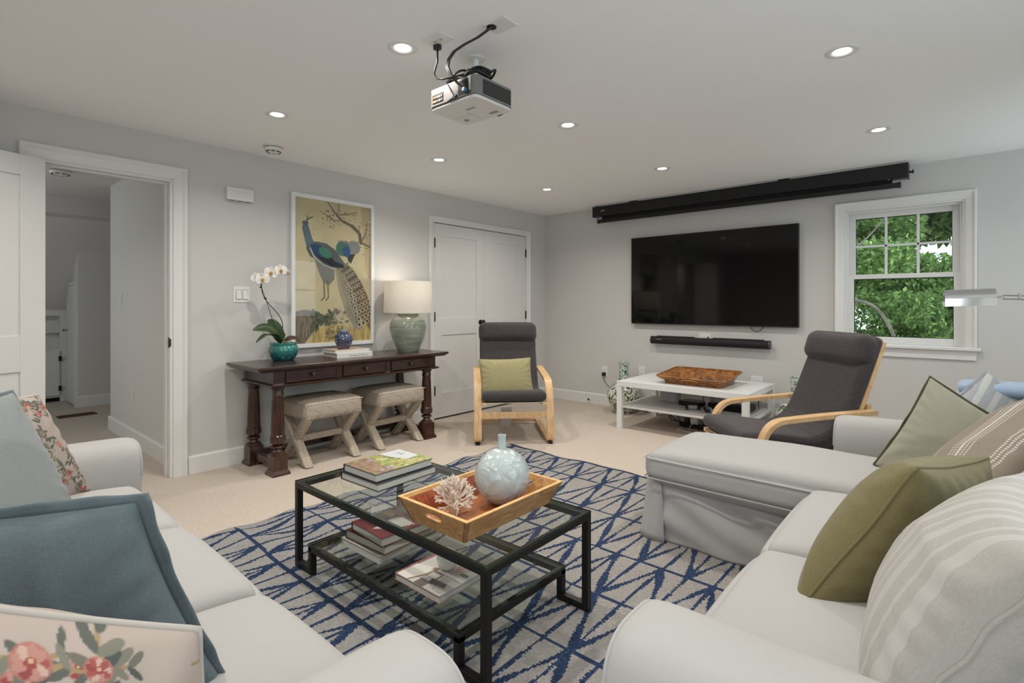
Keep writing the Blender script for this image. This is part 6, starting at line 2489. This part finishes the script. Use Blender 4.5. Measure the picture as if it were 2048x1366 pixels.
def mat_stripes(name, base, stripe, bands, scale=1.0, axis='X', dash=False):
    """linen with woven stripes across one axis; bands: (position, half-width) in metres"""
    m = mat_linen(name, base, 900, .35, .05)
    t = m.node_tree
    b = t.nodes['Principled BSDF']
    src = b.inputs['Base Color'].links[0].from_socket
    tc = N(t, 'ShaderNodeTexCoord')
    sx = N(t, 'ShaderNodeSeparateXYZ')
    t.links.new(tc.outputs['Object'], sx.inputs[0])
    tot = None
    for pos, hw_ in bands:
        s = N(t, 'ShaderNodeMath', operation='SUBTRACT')
        t.links.new(sx.outputs[axis], s.inputs[0])
        s.inputs[1].default_value = pos
        a = N(t, 'ShaderNodeMath', operation='ABSOLUTE')
        t.links.new(s.outputs[0], a.inputs[0])
        l = N(t, 'ShaderNodeMath', operation='LESS_THAN')
        t.links.new(a.outputs[0], l.inputs[0])
        l.inputs[1].default_value = hw_
        o = l.outputs[0]
        if dash and hw_ < .0045:
            other = {'X': 'Y', 'Y': 'X'}[axis]
            q = N(t, 'ShaderNodeMath', operation='MULTIPLY')
            q.inputs[1].default_value = 110
            t.links.new(sx.outputs[other], q.inputs[0])
            f = N(t, 'ShaderNodeMath', operation='FRACT')
            t.links.new(q.outputs[0], f.inputs[0])
            g = N(t, 'ShaderNodeMath', operation='GREATER_THAN')
            g.inputs[1].default_value = .4
            t.links.new(f.outputs[0], g.inputs[0])
            h = N(t, 'ShaderNodeMath', operation='MULTIPLY')
            t.links.new(o, h.inputs[0])
            t.links.new(g.outputs[0], h.inputs[1])
            o = h.outputs[0]
        if tot is None:
            tot = o
        else:
            mx = N(t, 'ShaderNodeMath', operation='MAXIMUM')
            t.links.new(tot, mx.inputs[0])
            t.links.new(o, mx.inputs[1])
            tot = mx.outputs[0]
    mix = N(t, 'ShaderNodeMix', data_type='RGBA')
    t.links.new(tot, mix.inputs['Factor'])
    t.links.new(src, mix.inputs['A'])
    mix.inputs['B'].default_value = (*s2l(stripe), 1)
    t.links.new(mix.outputs['Result'], b.inputs['Base Color'])
    return m


def floral(seed, res=260):
    """cream print with coral blossoms, grey-green leaves and tan stems"""
    cv = Canvas(res, res, (168, 156, 147))
    r = random.Random(seed)
    for k in range(49):
        x, y = (k % 7 + r.uniform(.1, .9)) / 7, (k // 7 + r.uniform(.1, .9)) / 7
        a = r.uniform(0, 6.28)
        pts = [(x, y)]
        for i in range(6):
            a += r.uniform(-.45, .45)
            x += .034 * math.cos(a)
            y += .034 * math.sin(a)
            pts.append((x, y))
        cv.line(pts, .0045, (150, 130, 98))
        for i, (x, y) in enumerate(pts):
            for s in (-1, 1):
                if r.random() < .75:
                    la = a + s * r.uniform(.6, 1.2)
                    L = r.uniform(.018, .030)
                    cv.ell(x + L * math.cos(la), y + L * math.sin(la), L, L * .38, r.choice([(92, 94, 88), (108, 106, 96), (80, 84, 80), (120, 118, 106)]), la)
        for i in (3,):
            if r.random() < .85:
                x, y = pts[i]
                R = r.uniform(.024, .036)
                cv.ell(x, y, R, R * .95, (166, 112, 104))
                for j in range(9):
                    b_ = j * .7
                    cv.ell(x + R * .55 * math.cos(b_), y + R * .55 * math.sin(b_), R * .38, R * .26, r.choice([(152, 84, 80), (174, 128, 118), (138, 72, 70), (186, 156, 144)]), b_)
                cv.ell(x, y, R * .3, R * .3, (146, 76, 72))
                cv.ell(x, y - R * .1, R * .14, R * .14, (190, 160, 130))
    L = s2l(np.clip(cv.a, 0, 255))

    def f(u, v, side):
        i = np.clip(((1 - v) / 2 * (res - 1)), 0, res - 1)
        j = np.clip(((u + 1) / 2 * (res - 1)), 0, res - 1)
        j = np.where(side > 0, j, res - 1 - j)
        return L[i.astype(int), j.astype(int)]
    return f


M_GREYST = mat_stripes('grey_striped_linen', (152, 155, 158), (178, 178, 176), [(-.18, .01), (-.13, .01), (-.08, .01), (-.03, .01), (.02, .01), (.07, .01), (.12, .01), (.17, .01)], axis='X')
M_FLORAL = mat_attr('floral_cotton', .9, .2, bump=.1, bscale=900)
M_CREAMPIPE = mat('cream_piping', (174, 168, 161), .8)
M_BLUELIN = mat_linen('blue_grey_linen', (96, 108, 113), 900, .4, .08)
M_GREYLIN = mat_linen('pale_grey_linen', (128, 134, 134), 900, .35, .05)
M_OLIVE = mat_linen('olive_linen', (112, 104, 72), 900, .4, .08)
M_SAGE = mat_linen('sage_linen', (150, 148, 132), 900, .4, .06)
M_DARKOLIVE = mat_linen('dark_olive_trim', (74, 72, 48), 900, .4, .08)
M_LIGHTGREEN = mat_linen('light_green_crepe', (156, 148, 110), 500, .5, .1)
M_BROWNST = mat_stripes('brown_striped_linen', (132, 122, 109), (186, 181, 173), [(-.16, .0025), (-.15, .0025), (-.14, .0025), (-.09, .0025), (-.08, .0012), (-.07, .0025), (0.0, .003), (.012, .003), (.026, .005), (.04, .003), (.052, .003), (.12, .0025), (.13, .0025), (.14, .0025)], axis='X', dash=True)
M_WHITEST = mat_stripes('pale_striped_linen', (164, 160, 154), (176, 173, 168), [(-.2, .012), (-.16, .005), (-.11, .012), (-.07, .005), (-.02, .012), (.02, .005), (.07, .012), (.11, .005), (.16, .012), (.2, .005)], axis='X')

# ---- left sofa
pillow('cushion', 'pale grey linen cushion at the far end of the left sofa', (-1.89, -.05, .90), (-1.82, .08, .53), (-2.26, .205, .895), .50, .43, .12, M_GREYLIN, 11, 'flange', M_BLUELIN, anchor='C')
pillow('cushion', 'floral cushion behind the pale grey cushion, against the far arm of the left sofa', (-2.15, -.12, .88), (-2.20, .03, .50), (-2.49, .29, .85), .46, .40, .16, M_FLORAL, 12, 'piping', M_CREAMPIPE, res=150, pcol=floral(5), anchor='C')
pillow('cushion', 'blue-grey linen cushion with a ruffled edge between the grey and floral cushions', (-1.2, -.195, .885), (-1.23, -.06, .53), (-1.0, .235, .855), .50, .40, .17, M_BLUELIN, 13, 'flange', anchor='C', flw=.018, dog=.02)
pillow('cushion', 'floral cushion with white piping, nearest the viewer at the lower left', (-.86, -.22, 1.005), (-.857, -.202, .863), (-.81, .262, .715), .56, .36, .24, M_FLORAL, 14, 'piping', M_CREAMPIPE, res=330, pcol=floral(9, 620), anchor='C')
# ---- right sofa
pillow('cushion', 'sage green linen cushion with dark trim standing at the back of the chaise', (-.109, 2.82, .864), (-.282, 2.67, .504), (.084, 2.79, .74), .44, .43, .14, M_SAGE, 15, 'flange', M_DARKOLIVE, flw=.009)
pillow('cushion', 'pale striped cushion with a pointed corner behind the sage green cushion', (.075, 3.06, .875), (-.062, 2.874, .746), (.187, 3.09, .777), .36, .40, .13, M_GREYST, 16, 'flange')
pillow('cushion', 'taupe linen cushion with white stitched stripes behind the olive cushion', (.145, 2.512, .816), (-.104, 2.187, .583), (.325, 2.302, .915), .34, .62, .17, M_BROWNST, 17, 'seam', M_WHITEST)
pillow('cushion', 'olive green linen cushion lying tilted on the right sofa seat', (-.078, 1.45, .812), (-.286, 1.374, .47), (.042, 1.83, .772), .42, .42, .22, M_OLIVE, 18, 'seam', wr=.018)
pillow('cushion', 'large pale striped linen cushion nearest the viewer on the right sofa', (.09, .93, .85), (-.08, .97, .52), (.10, 1.40, .845), .50, .44, .22, M_WHITEST, 19, 'seam')
# ---- cushion on the lounge chair
pillow('cushion', 'small light green crepe cushion on the lounge chair by the closet', (-3.165, 3.20, .70), (-3.10, 3.17, .42), (-2.85, 3.53, .71), .45, .34, .13, M_LIGHTGREEN, 20, 'seam', sag=.0, wr=.012)

# ------------------------------------------------------------------ reading lamp arm reaching in from the right
rl = thing('floor_lamp', 'chrome pharmacy floor lamp reaching in from the right edge', 'lamp', (.62, 3.62, 0))
build('base', MB().lathe([(0, 0), (.13, 0), (.13, .012), (.11, .02), (.02, .026), (0, .026)], 36, cap=False), M_CHROME, rl, smooth=50)
build('pole', MB().tube([(0, 0, .02), (0, 0, 1.19)], .009, 14), M_CHROME, rl)
# arm from the pole to the shade
a0 = Vector((0, 0, 1.19))
s1_ = Vector((.105 - .62, 3.20 - 3.62, 1.206))
s0_ = Vector((-.072 - .62, 3.18 - 3.62, 1.200))
dr = (s0_ - s1_).normalized()
arm = MB()
sd_ = dr.cross(Vector((0, 0, 1))).normalized() * .0
arm.tube([a0 + Vector((0, 0, .006)), s1_ - dr * .03 + Vector((0, 0, .006))], .003, 8)
arm.tube([a0 - Vector((0, 0, .010)), s1_ - dr * .03 - Vector((0, 0, .010))], .003, 8)
arm.tube([s1_ - dr * .03 + Vector((0, 0, .008)), s1_ - dr * .022, s1_ - dr * .03 - Vector((0, 0, .012))], .004, 8)
arm.tube([s1_ - dr * .03, s1_ + dr * .01], .005, 8)
arm.bar(s1_ - dr * .085, s1_ - dr * .075, .012, .022)
build('arm', arm, M_CHROME, rl)
sh = MB()
n = 22
lens_ = (s0_ - s1_).length
x_ = dr
y_ = dr.cross(Vector((0, 0, 1))).normalized()
z_ = y_.cross(x_)
pin, pout = [], []
for rad_, lst in ((.045, pout), (.0432, pin)):
    lst.append((rad_, -.032))
    for k in range(n + 1):
        a = PI * k / n
        lst.append((math.cos(a) * rad_, math.sin(a) * rad_))
    lst.append((-rad_, -.032))
poly = pout + pin[::-1]
V = []
for q in (s1_, s0_):
    for a, b_ in poly:
        V.append(q + y_ * a + z_ * b_ - Vector((0, 0, .005)))
m_ = len(poly)
F = [tuple(range(m_ - 1, -1, -1)), tuple(range(m_, 2 * m_))] + [(i, (i + 1) % m_, m_ + (i + 1) % m_, m_ + i) for i in range(m_)]
sh.add(V, F)
capv = [s1_ - Vector((0, 0, .005))] + [s1_ + y_ * a + z_ * b_ - Vector((0, 0, .005)) for a, b_ in pout]
sh.add(capv, [(0, i, i + 1) for i in range(1, len(pout))])
build('shade', sh, M_CHROME, rl, smooth=50)

# ------------------------------------------------------------------ garden beyond the window
M_LEAFG = None


def mat_foliage():
    m = bpy.data.materials.new('foliage')
    m.use_nodes = True
    t = m.node_tree
    t.nodes.clear()
    o = N(t, 'ShaderNodeOutputMaterial')
    a = N(t, 'ShaderNodeAttribute')
    a.attribute_name = 'Col'
    d = N(t, 'ShaderNodeBsdfDiffuse')
    tr_ = N(t, 'ShaderNodeBsdfTranslucent')
    mx = N(t, 'ShaderNodeMixShader')
    mx.inputs[0].default_value = .35
    t.links.new(a.outputs['Color'], d.inputs[0])
    t.links.new(a.outputs['Color'], tr_.inputs[0])
    t.links.new(d.outputs[0], mx.inputs[1])
    t.links.new(tr_.outputs[0], mx.inputs[2])
    t.links.new(mx.outputs[0], o.inputs[0])
    return m


M_LEAFG = mat_foliage()
M_TRUNK = mat('grey_bark', (120, 112, 102), .9, var=.3, vscale=12, bump=.5, bscale=30)


def tree(label, x, y, z0, h, rad, nl, seed, lsz, cols):
    t = thing('tree', label, 'tree', (x, y, z0))
    r = np.random.RandomState(seed)
    rn = random.Random(seed)
    tm = MB()
    tm.tube(smooth_path([(0, 0, 0), (.1, .05, h * .3), (-.05, .1, h * .6), (.05, 0, h * .9)], 24), list(np.linspace(.14, .04, 24)), 9)
    build('trunk', tm, M_TRUNK, t, smooth=60)
    cl = []
    for k in range(9):
        a = rn.uniform(0, 6.28)
        zz = rn.uniform(.25, .85) * h
        L = rn.uniform(.6, .95) * rad
        p = [(0, 0, zz), (L * .4 * math.cos(a), L * .4 * math.sin(a), zz + .15), (L * .75 * math.cos(a + .2), L * .75 * math.sin(a + .2), zz + .1), (L * math.cos(a + .3), L * math.sin(a + .3), zz + .3)]
        build('branch', MB().tube(smooth_path(p, 14), list(np.linspace(.04, .008, 14)), 6), M_TRUNK, t, smooth=60)
    ncl = 70
    cc_ = r.normal(size=(ncl, 3))
    cc_ /= np.linalg.norm(cc_, axis=1)[:, None]
    rr_ = r.uniform(.45, 1.0, ncl) ** .6
    ctr = cc_ * rr_[:, None] * np.array([rad, rad, h * .48]) + np.array([0, 0, h * .55])
    ci = r.randint(0, ncl, nl)
    off = np.clip(r.normal(size=(nl, 3)), -1.3, 1.3) * np.array([.30, .30, .16]) * rad * .55
    P = ctr[ci] + off
    # each leaf: a bent lozenge of two quads
    d = r.normal(size=(nl, 3)) + np.array([0, 0, -.3])
    d /= np.linalg.norm(d, axis=1)[:, None]
    up = r.normal(size=(nl, 3)) * .6 + np.array([0, 0, 1])
    s = np.cross(d, up)
    s /= np.linalg.norm(s, axis=1)[:, None] + 1e-9
    nn = np.cross(s, d)
    L = lsz * r.uniform(.7, 1.3, nl)[:, None]
    a0_ = P
    a1 = P + d * L * .5 + s * L * .27 + nn * L * .05
    a2 = P + d * L - nn * L * .06
    a3 = P + d * L * .5 - s * L * .27 + nn * L * .05
    V = np.stack([a0_, a1, a2, a3], 1).reshape(-1, 3)
    F = np.arange(nl * 4).reshape(-1, 4)
    base = np.array(cols)[r.randint(0, len(cols), nl)] * r.uniform(.75, 1.25, (nl, 1))
    pc = np.repeat(s2l(np.clip(base, 0, 255)), 4, axis=0)
    f = np_mesh('foliage', V, F, M_LEAFG, t, smooth=None, pcol=pc)
    tag(f, kind='stuff')
    return t


G1 = [(130, 156, 96), (146, 172, 106), (160, 186, 116), (114, 140, 86)]
G2 = [(134, 162, 100), (150, 178, 110), (122, 148, 92)]
G3 = [(172, 206, 104), (186, 216, 112), (156, 190, 96)]
TR = tree('large leafy green tree outside, filling most of the window', -2.1, 10.4, -3, 6.8, 2.0, 110000, 1, .085, G1 + G2)
tree('bright yellow-green young tree outside the lower right of the window', .0, 7.0, -3, 3.95, 0.55, 12000, 3, .06, G3)
tree('tall tree standing behind the others outside the window', .4, 16.6, -3, 9.5, 2.9, 60000, 4, .24, G1)
tree('leafy tree further left outside the window', -7.9, 10.8, -3, 7.0, 2.0, 9000, 5, .17, G2)
tree('leafy tree further right outside the window', 5.0, 10.8, -3, 7.0, 2.0, 9000, 6, .18, G1)
# a bare leaning limb seen through the lower pane
lb0 = Vector((0, 7.6, 0)) - TR.location
def LB(l):
    return [tuple(Vector(q) + lb0) for q in l]
o = build('branch', MB().tube(smooth_path(LB([(-1.5, .1, 1.18), (-1.03, .05, 1.24), (-.86, 0, 1.245), (-.74, 0, 1.09), (-.64, 0, .86), (-.57, .05, .6), (-.7, 1.2, -.3), (-1.9, 2.8, -1.5)]), 60), list(np.linspace(.016, .034, 60)), 8), M_TRUNK, TR, smooth=60)
tag(o, 'bare grey limb leaning across the lower pane')
build('branch', MB().tube(smooth_path(LB([(-1.15, 0, 1.75), (-1.02, 0, 1.86), (-.86, .05, 2.02), (-.70, .05, 2.25), (-.5, .1, 2.5)]), 20), list(np.linspace(.012, .006, 20)), 6), M_TRUNK, TR, smooth=60)
struct(build('ground_outside', MB().box(-30, 30, YB + .3, 40, -3.2, -3.0), mat('lawn', (70, 96, 48), .95, var=.3, vscale=2), smooth=None))
